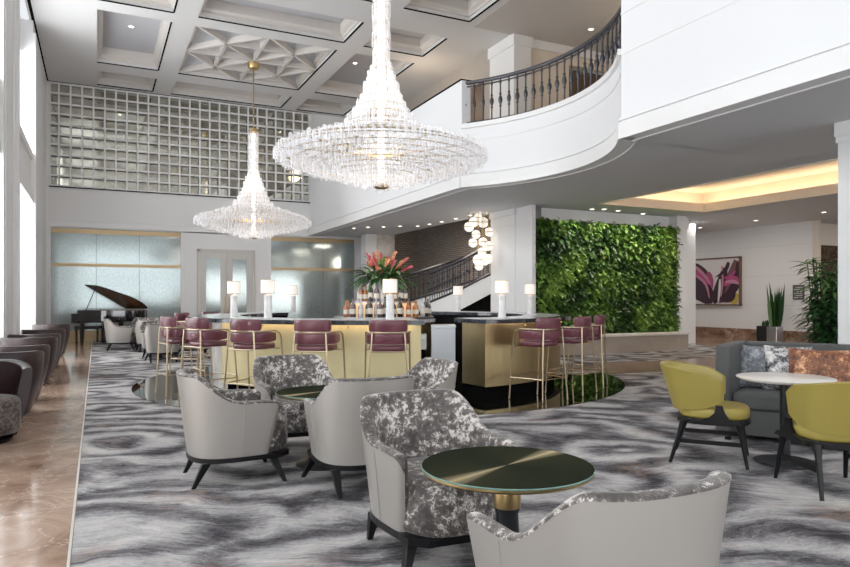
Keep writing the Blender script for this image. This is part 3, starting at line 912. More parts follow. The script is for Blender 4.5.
# tall bamboo palm
random.seed(11)
bp_ = at(826, 373, d=12.2); 
bt = thing('potted_palm', 'tall bushy potted palm behind the sofa beside the white column', 'plant', (bp_.x, bp_.y, 0))
put('pot', MB().lathe([(.2, 0), (.27, .4), (.29, .42), (.25, .42), (.24, .36)], 24), 'blackmetal', bt, smooth=True)
put('soil', MB().lathe([(.01, .35), (.24, .36)], 16), 'soil', bt)
st = MB(); lf = MB()
for i in range(30):
    a = random.uniform(0, 2 * PI); r = random.uniform(.02, .2); h = random.uniform(1.2, 2.1)
    b0 = Vector((r * math.cos(a), r * math.sin(a), .35)); b1 = b0 + Vector((math.cos(a) * .15, math.sin(a) * .15, h - .35))
    st.tube([b0, b0.lerp(b1, .5), b1], .009, 5)
    for j in range(34):
        f = random.uniform(.12, 1); p = b0.lerp(b1, f); aa = random.uniform(0, 2 * PI)
        lf.leaf(p, (math.cos(aa), math.sin(aa), random.uniform(-.1, .7)), (0, 0, 1), random.uniform(.22, .46), .075, random.random() * .6 + (.4 if f > .7 else 0), .45, 3)
put('stems', st, 'potleaf', bt); put('leaves', lf, 'potleaf', bt)
# near right column
cc = MB(); cc.box(8.56, 9.3, 5.0, 5.42, 0, SOF)
cc.box(8.53, 9.36, 4.97, 5.45, SOF - .18, SOF).box(8.545, 9.33, 4.985, 5.44, SOF - .26, SOF - .18).box(8.53, 9.34, 4.96, 5.46, 0, .3)
struct('wall_column_right', cc, 'wall')
# front wall; its right-hand windows are added to let in fill light
struct('wall_front', MB().box(-2.15, 24, YB - .2, YB, 5.0, CEIL).box(-2.15, 24, YB - .2, YB, 0, .3).box(6, 7, YB - .2, YB, 0, 5).box(22.5, 24, YB - .2, YB, 0, SOF + .3).box(7, 24, YB - .2, YB, 3.3, 5), 'wall')
fm = MB()
for i in range(15): fm.box(7.3 + i * 1.05, 7.4 + i * 1.05, YB - .1, YB, .3, 3.3)
struct('window_6', fm, 'trim')
fm = MB()
for i in range(8): fm.box(-1.4 + i * 1.05, -1.28 + i * 1.05, YB - .1, YB, .3, 5.0)
fm.box(-1.4, 6, YB - .1, YB, 2.6, 2.75)
struct('window_5', fm, 'trim')

# ------------------------------------------------------------------ bar
def ang(d_): return math.radians(d_)
def ring(r0, r1, a0_, a1_, z0, z1, n=48):
    mb = MB(); I = []; O = []
    for i in range(n + 1):
        a = ang(a0_ + (a1_ - a0_) * i / n)
        I.append((r0 * math.cos(a), r0 * math.sin(a))); O.append((r1 * math.cos(a), r1 * math.sin(a)))
    mb.grid([[(*q, z0) for q in O], [(*q, z1) for q in O], [(*q, z1) for q in I], [(*q, z0) for q in I], [(*q, z0) for q in O]])
    for k_ in (0, -1): mb.quad((*O[k_], z0), (*O[k_], z1), (*I[k_], z1), (*I[k_], z0))
    return mb
CT = 1.07
def bar(label, a0_, a1_, g0, g1, goldmat, marble=None):
    b = thing('bar_counter', label, 'bar counter', tuple(BC))
    put('countertop', ring(2.36, 3.16, a0_ + (0 if a1_ < a0_ else -2.5), a1_, CT - .055, CT), 'counter', b)
    put('counter_inlay', ring(2.40, 2.95, a0_ - .3 * (1 if a1_ < a0_ else -1), a1_, CT, CT + .003), 'counterlight', b)
    put('front_panel', ring(2.40, 2.95, g0, g1, .165, CT - .055), goldmat, b)
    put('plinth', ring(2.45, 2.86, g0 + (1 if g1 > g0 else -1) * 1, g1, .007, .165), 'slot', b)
    put('light_strip', ring(2.99, 3.01, g0 + (1 if g1 > g0 else -1) * 1.5, g1, CT - .058, CT - .055), 'led', b)
    if marble:
        put('marble_panel', ring(2.75, 2.80, g1, a1_, .02, CT - .05), 'colmarble', b)
        put('marble_plinth', ring(2.76, 2.79, g1, a1_, .007, .1), 'slot', b)
    put('inner_panel', ring(2.385, 2.395, g0, a1_, .02, CT - .055), 'slot', b)
    # purse hooks
    for i in range(5):
        a = ang(g0 + (g1 - g0) * (i + .5) / 5)
        put('bag_hook', MB().tube([(2.96 * math.cos(a), 2.96 * math.sin(a), .99), (3.01 * math.cos(a), 3.01 * math.sin(a), .97), (3.01 * math.cos(a), 3.01 * math.sin(a), 1.0)], .006, 5), 'brass', b)
    return b
bar('left wing of the curved bar with pale gold front and dark marble top', -103.3, -242, -103.3, -163, 'goldlight', True)
bar('right wing of the curved bar with brushed gold front and dark marble top', -85.4, 60, -85.4, 50, 'gold')
# fridge / service cabinet seen through the gap
fr = at(443, 345, d=9.75)
ft = thing('bar_fridge', 'white service cabinet in the gap between the two bar wings', 'cabinet', (fr.x, fr.y, 0), -YAW)
put('cabinet_body', MB().box(-.17, .17, -.22, .22, .08, .93), 'white', ft, bevel=.01)
put('cabinet_top', MB().box(-.175, .175, -.23, .23, .93, .96), 'steel', ft)
put('vent', MB().box(-.15, .15, -.228, -.22, .32, .40), 'signgrey', ft)
put('cabinet_base', MB().box(-.15, .15, -.2, .2, 0, .08), 'slot', ft)
fr = at(424, 345, d=9.75)
sk = thing('bar_sink_unit', 'dark steel workstation with open shelf inside the bar gap', 'workstation', (fr.x, fr.y, 0), -YAW)
put('cabinet_body', MB().box(-.12, .03, -.2, .2, .0, .62), 'slot', sk)
put('shelf', MB().box(-.13, .035, -.22, .22, .62, .78), 'steel', sk)
put('worktop', MB().box(-.13, .035, .0, .22, .78, .82), 'steel', sk)
# centre island
ci = thing('bar_island', 'round central bar island holding the bottle display', 'bar island', tuple(BC))
put('island_body', MB().lathe([(.8, .02), (.8, .95)], 48), 'gold', ci, smooth=True)
put('island_top', MB().lathe([(.0, .95), (.88, .95), (.88, 1.0), (.0, 1.0)], 48), 'counterlight', ci)
put('display_core', MB().lathe([(.56, 1.045), (.56, 1.26)], 32), 'amberglow', ci, smooth=True)
put('display_shelf', MB().lathe([(.0, 1.27), (.52, 1.27), (.52, 1.29), (.0, 1.29)], 32), 'steel', ci)
put('display_shelf', MB().lathe([(.0, 1.02), (.85, 1.02), (.85, 1.04), (.0, 1.04)], 32), 'steel', ci)
# bottles
bm = {}
for nm, c in (('amber', (.55, .2, .05)), ('clear', (.75, .78, .8)), ('dark', (.03, .03, .02)), ('rosered', (.55, .16, .06)), ('violet', (.16, .10, .12))):
    bm[nm] = pmat('bottle ' + nm, c, .08, spec=.8, trans=.25)
bl_ = pmat('bottle label paper', (.8, .74, .64), .6)
def bottle(nm, h, r):
    o = MB().lathe([(r * .9, 0), (r, .01), (r, h * .58), (r * .75, h * .68), (r * .3, h * .76), (r * .28, h * .93), (r * .36, h * .94), (r * .36, h)], 12)
    b = put('bottle', o, bm[nm], smooth=True)
    put('bottle_label', MB().lathe([(r * 1.02, h * .18), (r * 1.02, h * .45)], 12, cap=False), bl_, b)
    return b
random.seed(4)
desc = {'amber': 'amber spirit bottle', 'clear': 'clear spirit bottle', 'dark': 'dark wine bottle', 'rosered': 'red liqueur bottle', 'violet': 'dusky purple bottle'}
kinds = list(bm)
protos = {k_: bottle(k_, .27 + .03 * (i % 3), .036 + .003 * i) for i, k_ in enumerate(kinds)}
used = set()
def place_bottle(k_, p, where, grp):
    if k_ in used:
        o = copy_tree(protos[k_])
    else:
        o = protos[k_]; used.add(k_)
    o.location = p
    tag(o, '%s %s' % (desc[k_], where), 'bottle', grp)
for i in range(20):
    a = ang(-168 + i * 108 / 19 )
    r = .74 + (.06 if i % 2 else -.04)
    place_bottle(kinds[(i * 3 + i // 4) % 5], (BC.x + r * math.cos(a), BC.y + r * math.sin(a), 1.04), 'on the lower ring of the bar display', 'bottles on the lower ring of the bar display')
for i in range(10):
    a = ang(-185 + i * 14)
    place_bottle(kinds[(i * 2 + 1) % 5], (BC.x + .43 * math.cos(a), BC.y + .43 * math.sin(a), 1.29), 'on the upper tier of the bar display', 'bottles on the upper tier of the bar display')
for i in range(7):
    a = ang(-57 + i * 9)
    place_bottle(kinds[(i * 2) % 5], (BC.x + .77 * math.cos(a), BC.y + .77 * math.sin(a), 1.04), 'at the right end of the bar display', 'bottles at the right end of the bar display')
# flower arrangement
fa = thing('flower_arrangement', 'large arrangement of orange and pink tropical flowers above the bottles', 'flowers', (BC.x, BC.y, 1.29))
put('vase', MB().lathe([(.10, .07), (.13, .09), (.16, .38), (.15, .40), (.13, .38)], 24), 'lampmarble', fa, smooth=True)
random.seed(9)
lf = MB(); 
for i in range(170):
    a = random.uniform(0, 2 * PI); el = random.uniform(-.1, 1.4)
    p = Vector((.1 * math.cos(a), .1 * math.sin(a), .38))
    q = p + Vector((math.cos(a) * math.cos(el), math.sin(a) * math.cos(el), math.sin(el))) * random.uniform(.0, .25)
    lf.leaf(q, (math.cos(a) * math.cos(el), math.sin(a) * math.cos(el), math.sin(el)), (0, 0, 1), random.uniform(.28, .45), .09, random.random(), .55, 4)
put('leaves', lf, 'flowerleaf', fa)
for i in range(24):
    a = 2 * PI * i / 24 + random.uniform(-.2, .2); el = random.uniform(.35, 1.3)
    d_ = Vector((math.cos(a) * math.cos(el), math.sin(a) * math.cos(el), math.sin(el)))
    hd = MB(); c0 = Vector((0, 0, .38)) + d_ * random.uniform(.20, .36)
    for k_ in range(16):
        b_ = 2.4 * k_
        pd = d_ + Vector((math.cos(b_), math.sin(b_), .2)) * .9
        hd.leaf(c0 + d_ * .012 * k_, pd, d_, .065, .04, min(1, max(0, i % 3 / 2 + random.uniform(-.2, .2))), .1, 2)
    put('bloom', hd, 'petal', fa)
# lamps
def lamp():
    t = thing('table_lamp', '', 'lamp', (0, 0, 0), 0, 'lamps along the bar')
    put('lamp_base', MB().lathe([(.055, 0), (.058, .01), (.052, .16), (.055, .33), (.03, .345), (.012, .35), (.012, .38)], 20), 'lampmarble', t, smooth=True)
    mb = MB().lathe([(.098, .365), (.098, .555)], 28, cap=False); q = MB().lathe([(.093, .365), (.093, .555)], 28, cap=False)
    mb.add(q.v, q.f)
    s = put('lamp_shade', mb, 'shade', t, smooth=True)
    put('shade_trim', MB().lathe([(.1, .55), (.1, .557)], 28, cap=False), 'brass', s)
    put('shade_trim', MB().lathe([(.1, .363), (.1, .37)], 28, cap=False), 'brass', s)
    put('bulb', MB().lathe([(.005, .38), (.03, .42), (.03, .45), (.005, .48)], 12), 'shade', t)
    return t
L0 = lamp(); L0.scale = (.97, .97, .94)
spots = [(390, 8.75, 'marble lamp with white shade standing in front of the bottle display'),
         (268, 9.15, 'tallest looking marble lamp on the left bar wing, between the double door and mirror'),
         (234, 10.0, 'marble lamp with white shade in front of the double door'),
         (293, 13.2, 'small looking marble lamp at the back of the left bar wing'),
         (458, 13.8, 'marble lamp with white shade in front of the staircase'),
         (502, 9.4, 'marble lamp in front of the left edge of the white column'),
         (530, 11.9, 'marble lamp in front of the left edge of the living wall')]
for i, (u, d_, lb) in enumerate(spots):
    p = at(u, 300, d=d_); p.z = CT + .003
    if i == 0: L0.location = p; L0['label'] = lb
    else: dup(L0, p, 0, lb)

# ------------------------------------------------------------------ bar stools
def stool():
    t = thing('bar_stool', '', 'bar stool', (0, 0, 0), 0, 'maroon bar stools around the bar')
    # local +y = facing the bar
    put('seat', rbox(.46, .44, .075, .03, 4, (0, .01, .715), 3.2, .02), 'maroon', t, smooth=True)
    def u_path(w_, yb, yf, z, n=20, p=2.6):
        pts = [(-w_, yf, z)]
        for i in range(n + 1):
            a = PI + PI * i / n
            ca, sa = math.cos(a), math.sin(a)
            pts.append((math.copysign(abs(ca) ** (2 / p), ca) * w_, -abs(sa) ** (2 / p) * abs(yb) , z))
        pts.append((w_, yf, z)); return pts
    def band(w_, yb, yf, z0, z1, th, x_lim=None):
        mb = MB(); P = u_path(w_, yb, yf, 0)
        P = [Vector(p) for p in P]
        if x_lim is not None: P = [p for p in P if abs(p.x) <= x_lim and p.y < 0]
        rows = [[] for _ in range(9)]
        for i, p in enumerate(P):
            a = P[max(0, i - 1)]; b = P[min(len(P) - 1, i + 1)]; tt = (b - a).normalized(); n = Vector((tt.y, -tt.x, 0))
            e = min(i, len(P) - 1 - i); k_ = {0: .3, 1: .85}.get(e, 1)
            zc = (z0 + z1) / 2; hh = (z1 - z0) / 2 * (.75 if e == 0 else 1)
            for j in range(8):
                an = 2 * PI * j / 8 + PI / 8; ca, sa = math.cos(an), math.sin(an)
                ox = math.copysign(abs(ca) ** .6, ca) * th / 2 * k_; oz = math.copysign(abs(sa) ** .45, sa) * hh
                rows[j].append(tuple(p + n * ox + Vector((0, 0, zc + oz))))
            rows[8].append(rows[0][-1])
        mb.grid(rows)
        L = len(P)
        mb.add([rows[j][0] for j in range(8)], [tuple(range(8))]); mb.add([rows[j][-1] for j in range(8)], [tuple(range(7, -1, -1))])
        return mb
    put('arm_band', band(.245, .235, .12, .80, .93, .045), 'maroon', t, smooth=True)
    put('backrest', band(.245, .245, .1, .945, 1.09, .045, .225), 'maroon', t, smooth=True)
    # brass loop frame: rail follows the back, turns down to the front legs
    rail = [(-.285, .265, 0.01), (-.275, .23, .50), (-.268, .20, .84), (-.268, .17, .905), (-.266, .11, .935)]
    P = u_path(.266, .255, .08, .94)
    mid = [(x, y, .94) for x, y, z in P]
    rr = [(-x, y, z) for x, y, z in reversed(rail)]
    put('frame_rail', MB().tube(rail + mid + rr, .0105, 8), 'brassframe', t, smooth=True)
    for s in (-1, 1):
        put('leg', MB().tube([(s * .19, -.235, .94), (s * .22, -.25, .5), (s * .255, -.275, .01)], .0105, 8), 'brassframe', t, smooth=True)
    put('footrest', MB().tube([(-.277, .24, .33), (.277, .24, .33)], .0095, 6).tube([(-.277, .24, .30), (-.234, -.26, .30)], .008, 6).tube([(.277, .24, .30), (.234, -.26, .30)], .008, 6).tube([(-.234, -.26, .30), (.234, -.26, .30)], .008, 6), 'brassframe', t)
    put('seat_support', MB().tube([(-.262, .18, .715), (.262, .18, .715)], .009, 6).tube([(-.205, -.24, .715), (.205, -.24, .715)], .009, 6), 'brassframe', t)
    return t
S0 = stool()
sl = [(-111.7, 'maroon bar stool below the bottle display lamp, seen square from behind'),
      (-126.3, 'maroon bar stool at the pale gold front, left of the one below the bottle display'),
      (-141.0, 'maroon bar stool at the left corner of the pale gold front'),
      (-155.2, 'maroon bar stool turned sideways at the marble clad end of the bar'),
      (-169.3, 'leftmost near maroon bar stool, nearest the far grey armchairs'),
      (-211, 'far maroon bar stool on the back left curve of the bar, only its back showing'),
      (-226, 'far maroon bar stool behind the bar, half hidden by a nearer stool'),
      (-75.6, 'nearest maroon bar stool at the right bar wing, brass frame seen from the side'),
      (-61.5, 'second maroon bar stool along the right bar wing'),
      (-47.5, 'rightmost maroon bar stool before the living wall')]
for i, (a_, lb) in enumerate(sl):
    a = ang(a_); r = 3.40
    p = (BC.x + r * math.cos(a), BC.y + r * math.sin(a), 0.0 if True else 0)
    p = (p[0], p[1], .005)
    rz = a + PI / 2      # +y local -> toward centre
    if i == 0: S0.location = p; S0.rotation_euler.z = rz; S0['label'] = lb
    else: dup(S0, p, rz, lb)

# ------------------------------------------------------------------ silver armchairs
def armchair():
    t = thing('armchair', '', 'armchair', (0, 0, 0), 0, 'silver leather and velvet armchairs')
    def plan(s, z, off):
        """s in [-1,1] along the U; returns outer xy at height z moved inward by off"""
        f = (z - .2) / .6
        a = .315 + .065 * f - off; b = .30 + .075 * f - off
        yf = .235 + .085 * min(1, f * 1.5) 
        n = 2.6
        S = abs(s); sg = 1 if s >= 0 else -1
        if S > .55:   # straight side toward the front
            q = (S - .55) / .45
            return Vector((sg * (a - .02 * q * q * 1), yf * q, z))
        an = S / .55 * PI / 2
        x = sg * abs(math.sin(an)) ** (2 / n) * a; y = -abs(math.cos(an)) ** (2 / n) * b
        return Vector((x, y, z))
    def top(s):
        S = abs(s)
        u = max(0, min(1, (S - .25) / .34)); u = u * u * (3 - 2 * u)
        h = .80 * (1 - u) + .602 * u
        if S > .8:
            q = (S - .8) / .2; h = .602 - .012 * q
        # rounded front corner
        if S > .93:
            q = (S - .93) / .07; h -= .07 * (1 - math.sqrt(max(0, 1 - q * q)))
        return h
    cols = [-1 + 2 * i / 64 for i in range(65)]
    extra = [.95, .965, .98, .99]
    cols = sorted(set([round(c, 4) for c in cols] + extra + [-e for e in extra]))
    th = .062
    def thick(s):
        S = abs(s)
        if S > .93:
            q = (S - .93) / .07; return th * (.08 + .92 * math.sqrt(max(0, 1 - q * q)))
        return th
    mb = MB(); rows = []
    zf = [0, .1, .25, .4, .55, .7, .85, 1]
    for f in zf:
        row = []
        for s in cols:
            zt = top(s) - .012; z = .205 + (zt - .205) * f
            S = abs(s); o = (th - thick(s)) / 2
            p = plan(s, z, o)
            # belly: slight convex bulge
            row.append(p)
        rows.append(row)
    mb.grid(rows)
    # close lower edge inward
    put('outer_shell', mb, 'silver', t, smooth=True)
    # lining: from outer top edge over the rim and down inside
    mb = MB(); rows = []
    sec = [(0, -.012), (.002, -.002), (.018, .006), (.04, .006), (.058, -.002), (.062, -.014)]
    for o_, dz in sec:
        row = []
        for s in cols:
            k_ = thick(s) / th
            o = (th - thick(s)) / 2 + o_ * k_ - .002
            row.append(plan(s, top(s) + dz, o))
        rows.append(row)
    for f in (.85, .6, .35, .1, 0):
        row = []
        for s in cols:
            zt = top(s) - .014; z = .30 + (zt - .30) * f
            o = (th - thick(s)) / 2 + thick(s) - .002 + .03 * (1 - f) * (1 if abs(s) < .9 else .3)
            row.append(plan(s, z, o))
        rows.append(row)
    mb.grid(rows)
    put('velvet_lining', mb, 'velvet', t, smooth=True)
    # seams on the shell
    for sg in (-1, 1):
        pts = []
        for i in range(9):
            z = .21 + (top(.62) - .23) * i / 8; p = plan(sg * .62, z, -.0015); pts.append(p)
        put('seam', MB().tube(pts, .0028, 5), 'silver', t)
    # seat cushion
    mb = MB(); rows = []
    N = 44
    lev = [(.02, .206), (.008, .214), (.0, .235), (.0, .38), (.008, .415), (.03, .44), (.08, .455), (.18, .462), (.30, .464)]
    for ins, z in lev:
        row = []
        for k_ in range(N):
            a = 2 * PI * k_ / N; ca, sa = math.cos(a), math.sin(a); p = 3.0
            W2 = (.325 if sa > 0 else .26) - ins; 
            x = math.copysign(abs(ca) ** (2 / p), ca) * max(.01, (.300 if sa > 0 else .262) - ins)
            y = math.copysign(abs(sa) ** (2 / p), sa) * (max(.01, .425 - ins) if sa > 0 else max(.01, .26 - min(ins, .25)))
            zz = z
            row.append((x, y, zz))
        rows.append(row)
    mb.grid(rows, wrap=True)
    mb.add([rows[-1][k_] for k_ in range(N)], [tuple(range(N))])
    put('seat_cushion', mb, 'velvet', t, smooth=True)
    # base rim
    def out(z, e):
        P = [plan(s, .2, -e) for s in [-.98 + 1.96 * i / 40 for i in range(41)]]
        P = [(p.x, p.y) for p in P]
        fr = [(.29 + e, .33), (.22, .395 + e), (0, .41 + e), (-.22, .395 + e), (-.29 - e, .33)]
        return P + fr
    put('base_rim', MB().prism(out(.2, .006), .172, .207), 'blackwood', t)
    for sx, sy in ((-1, 1), (1, 1), (-1, -1), (1, -1)):
        x0, y0 = (.255 * sx, .27 * sy if sy > 0 else -.20); x1, y1 = ((.325 if sy > 0 else .25) * sx, (.345 if sy > 0 else -.29))
        rows = []
        for f in (0, 1):
            cx = x0 + (x1 - x0) * f; cy = y0 + (y1 - y0) * f; z = .175 * (1 - f); r = .030 * (1 - f) + .015 * f
            rows.append([(cx - r, cy - r, z), (cx + r, cy - r, z), (cx + r, cy + r, z), (cx - r, cy + r, z)])
        mb = MB(); mb.grid(rows, wrap=True); mb.add(rows[1], [(3, 2, 1, 0)]); mb.add(rows[0], [(0, 1, 2, 3)])
        put('leg', mb, 'blackwood', t, bevel=.004)
    return t
A0_ = armchair()
dirs = {'A2': .17, '+Y': 0, '-Y': PI, '+X': -PI / 2, '-X': PI / 2}
chairs = [((1.62, 3.22), '-Y', 'armchair with crushed velvet seat facing the camera behind the round glass-topped table'),
          ((1.50, 1.76), '+Y', 'closest armchair, seen from behind, silver leather shell filling the bottom edge'),
          ((.90, 5.22), '+X', 'silver leather armchair turned right with its four black legs showing, left of the others'),
          ((1.72, 4.60), '+Y', 'silver leather armchair seen from behind between the brass table and the velvet chair'),
          ((1.62, 5.98), '-Y', 'velvet lined armchair facing the camera behind the brass table'),
          ((2.42, 5.22), '-X', 'armchair with velvet back facing left, in front of the gap in the bar'),
          ((.52, 19.1), '+X', 'small looking far armchair in front of the grand piano'),
          ((1.22, 18.4), '+Y', 'far armchair seen from behind, between the piano and the maroon stools'),
          ((1.22, 19.8), '-Y', 'far velvet lined armchair facing the camera beside the piano tail'),
          ((1.25, 15.25), '+Y', 'silver armchair seen from behind just left of the leftmost bar stools'),
          ((1.25, 16.75), '-Y', 'velvet lined far armchair facing the camera behind another silver armchair'),
          ((1.98, 16.0), '-X', 'far armchair facing left, hidden behind the leftmost bar stools')]
for i, ((x, y), dr, lb) in enumerate(chairs):
    rz = dirs[dr]
    if i == 0: A0_.location = (x, y, .002); A0_.rotation_euler.z = rz; A0_['label'] = lb
    else: dup(A0_, (x, y, .002), rz, lb)

# round cocktail tables
def ctable():
    t = thing('cocktail_table', '', 'table', (0, 0, 0), 0, 'round brass cocktail tables')
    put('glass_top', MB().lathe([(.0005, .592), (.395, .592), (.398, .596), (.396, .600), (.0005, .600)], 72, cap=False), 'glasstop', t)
    put('top_edge', MB().lathe([(.3955, .5915), (.4005, .594), (.4005, .598), (.3965, .6005)], 72, cap=False), 'glassedge', t, smooth=True)
    put('brass_dish', MB().lathe([(.060, .47), (.064, .49), (.085, .525), (.15, .548), (.28, .562), (.385, .574), (.398, .583), (.398, .5915), (.01, .5915)], 72), 'brass', t, smooth=True)
    put('stem', MB().lathe([(.060, .49), (.06, .40), (.052, .38), (.075, .03), (.08, .02)], 40), 'blackmetal', t, smooth=True)
    put('brass_collar', MB().lathe([(.062, .41), (.064, .42), (.064, .48), (.062, .49)], 40), 'brass', t, smooth=True)
    put('foot', MB().lathe([(.01, .03), (.08, .028), (.22, .016), (.235, .01), (.235, 0)], 48), 'blackmetal', t, smooth=True)
    return t
T0 = ctable(); T0.scale = (.975, .975, .985); T0.location = (1.67, 2.57, .002); T0['label'] = 'round table with dark brushed glass top nearest the camera'
dup(T0, (1.66, 5.26, .002), 0, 'round brass table among the four silver armchairs in the middle')
dup(T0, (1.22, 19.1, .002), 0, 'far small round table by the grand piano')
dup(T0, (1.25, 16.0, .002), 0, 'far small round table between the silver armchairs left of the stools')

# ------------------------------------------------------------------ olive chairs
def olive():
    t = thing('olive_chair', '', 'chair', (0, 0, 0), 0, 'olive leather dining chairs')
    # curved back shell : wraps the rear, ends tapering at arms
    cols = [-1 + 2 * i / 44 for i in range(45)]
    def pl(s, z, off):
        f = (z - .45) / .33
        a = .265 + .045 * f - off; b = .28 + .10 * f - off; n = 2.3
        S = abs(s); sg = 1 if s >= 0 else -1
        if S > .6:
            q = (S - .6) / .4; return Vector((sg * a, .13 * q, z))
        an = S / .6 * PI / 2
        return Vector((sg * abs(math.sin(an)) ** (2 / n) * a, -abs(math.cos(an)) ** (2 / n) * b, z))
    def tp(s):
        S = abs(s); u = max(0, min(1, (S - .15) / .85)); return .79 - .13 * (u ** 1.3)
    def bt(s):
        S = abs(s); u = max(0, min(1, (S - .35) / .65)); return .425 + .10 * (u ** 1.2)
    th = .05
    def k_(s):
        S = abs(s); return 1 if S < .9 else .2 + .8 * math.sqrt(max(0, 1 - ((S - .9) / .1) ** 2))
    mb = MB(); rows = []
    for f in (0, .15, .35, .5, .65, .85, 1):
        rows.append([pl(s, bt(s) + (tp(s) - bt(s)) * f, (1 - k_(s)) * th / 2) for s in cols])
    rows_o = rows
    mb.grid(rows)
    # rolled top rim
    rr = []
    for o, dz in ((0, 0), (.012, .01), (.035, .01), (.05, 0)):
        rr.append([pl(s, tp(s) + dz * k_(s), (1 - k_(s)) * th / 2 + o * k_(s)) for s in cols])
    mb.grid(rr)
    put('back_shell', mb, 'olive', t, smooth=True)
    mb = MB(); rows = []
    for f in (1, .8, .6, .4, .2, 0):
        rows.append([pl(s, bt(s) + (tp(s) - bt(s)) * f, (1 - k_(s)) * th / 2 + th * k_(s)) for s in cols])
    rows.append([pl(s, bt(s), (1 - k_(s)) * th / 2) for s in cols])
    mb.grid(rows)
    put('inner_back', mb, 'oliveback', t, smooth=True)
    put('seat', rbox(.52, .54, .095, .035, 4, (0, .05, .365), 2.8, .015), 'oliveback', t, smooth=True)
    # wooden seat ring and arm brackets
    ring_ = MB(); N = 44; O = []; I = []
    for k2 in range(N):
        a = 2 * PI * k2 / N; ca, sa = math.cos(a), math.sin(a); p = 2.7
        O.append((math.copysign(abs(ca) ** (2 / p), ca) * .275, .04 + math.copysign(abs(sa) ** (2 / p), sa) * .285))
    ring_.prism(O, .325, .372)
    put('seat_frame', ring_, 'blackwood', t, bevel=.008)
    for sg in (-1, 1):
        mb = MB()
        pr = [(.27, .34), (.24, .37), (.17, .385), (.14, .43), (.12, .49), (.07, .49), (.06, .43), (.02, .39), (-.06, .365), (-.12, .35), (-.12, .34)]
        x0, x1 = (.268, .292) if sg > 0 else (-.292, -.268)
        n = len(pr)
        mb.add([(x0, y, z) for y, z in pr] + [(x1, y, z) for y, z in pr], [tuple(range(n)), tuple(range(2 * n - 1, n - 1, -1))] + [(i, n + i, n + (i + 1) % n, (i + 1) % n) for i in range(n)])
        put('arm_bracket', mb, 'blackwood', t)
    for sx, sy in ((-1, 1), (1, 1), (-1, -1), (1, -1)):
        a = Vector((.235 * sx, .24 if sy > 0 else -.17, .35)); b = Vector((.265 * sx, .30 if sy > 0 else -.275, 0))
        mb = MB(); mb.tube([a, a.lerp(b, .25), b], [.032, .022, .014], 8)
        put('leg', mb, 'blackwood', t, smooth=True)
        put_ = None
    for sx in (-1, 1):
        mb = MB(); x = .245 * sx
        mb.box(x - .009, x + .009, -.20, .26, .165, .20)
        put('stretcher', mb, 'blackwood', t)
    return t
O0 = olive()
O0.location = (4.61, 4.02, .002); fd = Vector((5.06 - 4.66, 3.64 - 4.00)).normalized(); fd = Vector((.62, -.78))
O0.rotation_euler.z = math.atan2(fd.y, fd.x) - PI / 2
O0['label'] = 'olive leather chair left of the white round table'
fd = Vector((.42, .90))
dup(O0, (4.68, 2.98, .002), math.atan2(fd.y, fd.x) - PI / 2, 'olive leather chair with its back to the camera, in front of the white round table')
# white table
tt = thing('pedestal_table', 'round white topped pedestal table in front of the grey sofa', 'table', (5.06, 3.64, .002))
tt.scale = (.89, .89, 1)
put('tabletop', MB().lathe([(.01, .665), (.30, .666), (.385, .676), (.41, .692), (.412, .698), (.405, .702), (.01, .702)], 72), 'tabletop', tt, smooth=True)
put('column', MB().lathe([(.045, .01), (.045, .666)], 28), 'blackmetal', tt, smooth=True)
put('base_plate', MB().lathe([(.01, 0), (.26, 0), (.265, .006), (.255, .018), (.05, .022), (.01, .022)], 56), 'blackmetal', tt, smooth=True)

# ------------------------------------------------------------------ sofa
sf = thing('sofa', 'grey upholstered sofa with high square arms behind the white table', 'sofa', (5.29, 4.53, .0))
fx = Vector((-.78, -.62)); sf.rotation_euler.z = math.atan2(.62 * -1, .78 * 1) * 1.0
# local axes: +x along length (to viewer's right), +y toward the back
sf.rotation_euler.z = math.atan2(-.88, .47)
SL, SD = 2.4, .92
put('left_arm', MB().box(0, .13, 0, SD, .04, .90), 'sofa', sf, bevel=.02, segs=3)
put('right_arm', MB().box(SL - .13, SL, 0, SD, .04, .90), 'sofa', sf, bevel=.02, segs=3)
put('backrest', MB().box(.13, SL - .13, SD - .2, SD, .04, .90), 'sofa', sf, bevel=.02, segs=3)
put('sofa_base', MB().box(.135, SL - .135, .08, SD - .2, .06, .30), 'sofa', sf, bevel=.012)
put('seat_cushion', MB().box(.14, SL - .14, .05, SD - .21, .305, .46), 'sofa', sf, bevel=.035, segs=4)
for (x, y) in ((.1, .08), (SL - .1, .08), (.1, SD - .08), (SL - .1, SD - .08)):
    put('leg', MB().box(x - .025, x + .025, y - .025, y + .025, 0, .045), 'blackwood', sf)
sm = Matrix.Translation(sf.location) @ Matrix.Rotation(sf.rotation_euler.z, 4, 'Z')
def pillow(name, mt, x, y, w_, h_, tiltz, label):
    mb = MB(); n = 14; R1 = []; R2 = []
    for j in range(n + 1):
        r1 = []; r2 = []
        for i in range(n + 1):
            a, b = i / n * 2 - 1, j / n * 2 - 1
            k2 = (1 - a ** 4) * (1 - b ** 4); tk = .075 * max(0, k2) ** .5
            sx = 1 - .05 * (1 - abs(b) ** 2) * abs(a); sz = 1 - .06 * (1 - abs(a) ** 2) * abs(b)
            r1.append((a * w_ / 2 * sx, -tk, (b * sz + 1) * h_ / 2)); r2.append((a * w_ / 2 * sx, tk, (b * sz + 1) * h_ / 2))
        R1.append(r1); R2.append(r2)
    mb.grid(R1); mb.grid([list(reversed(r)) for r in R2])
    p = sm @ Vector((x, y, .462))
    o = put(name, mb, mt, smooth=False); 
    o.data.polygons.foreach_set('use_smooth', [True] * len(o.data.polygons))
    o.location = p; o.rotation_euler = (math.radians(-14), 0, sf.rotation_euler.z + tiltz)
    tag(o, label, 'cushion', 'cushions on the grey sofa')
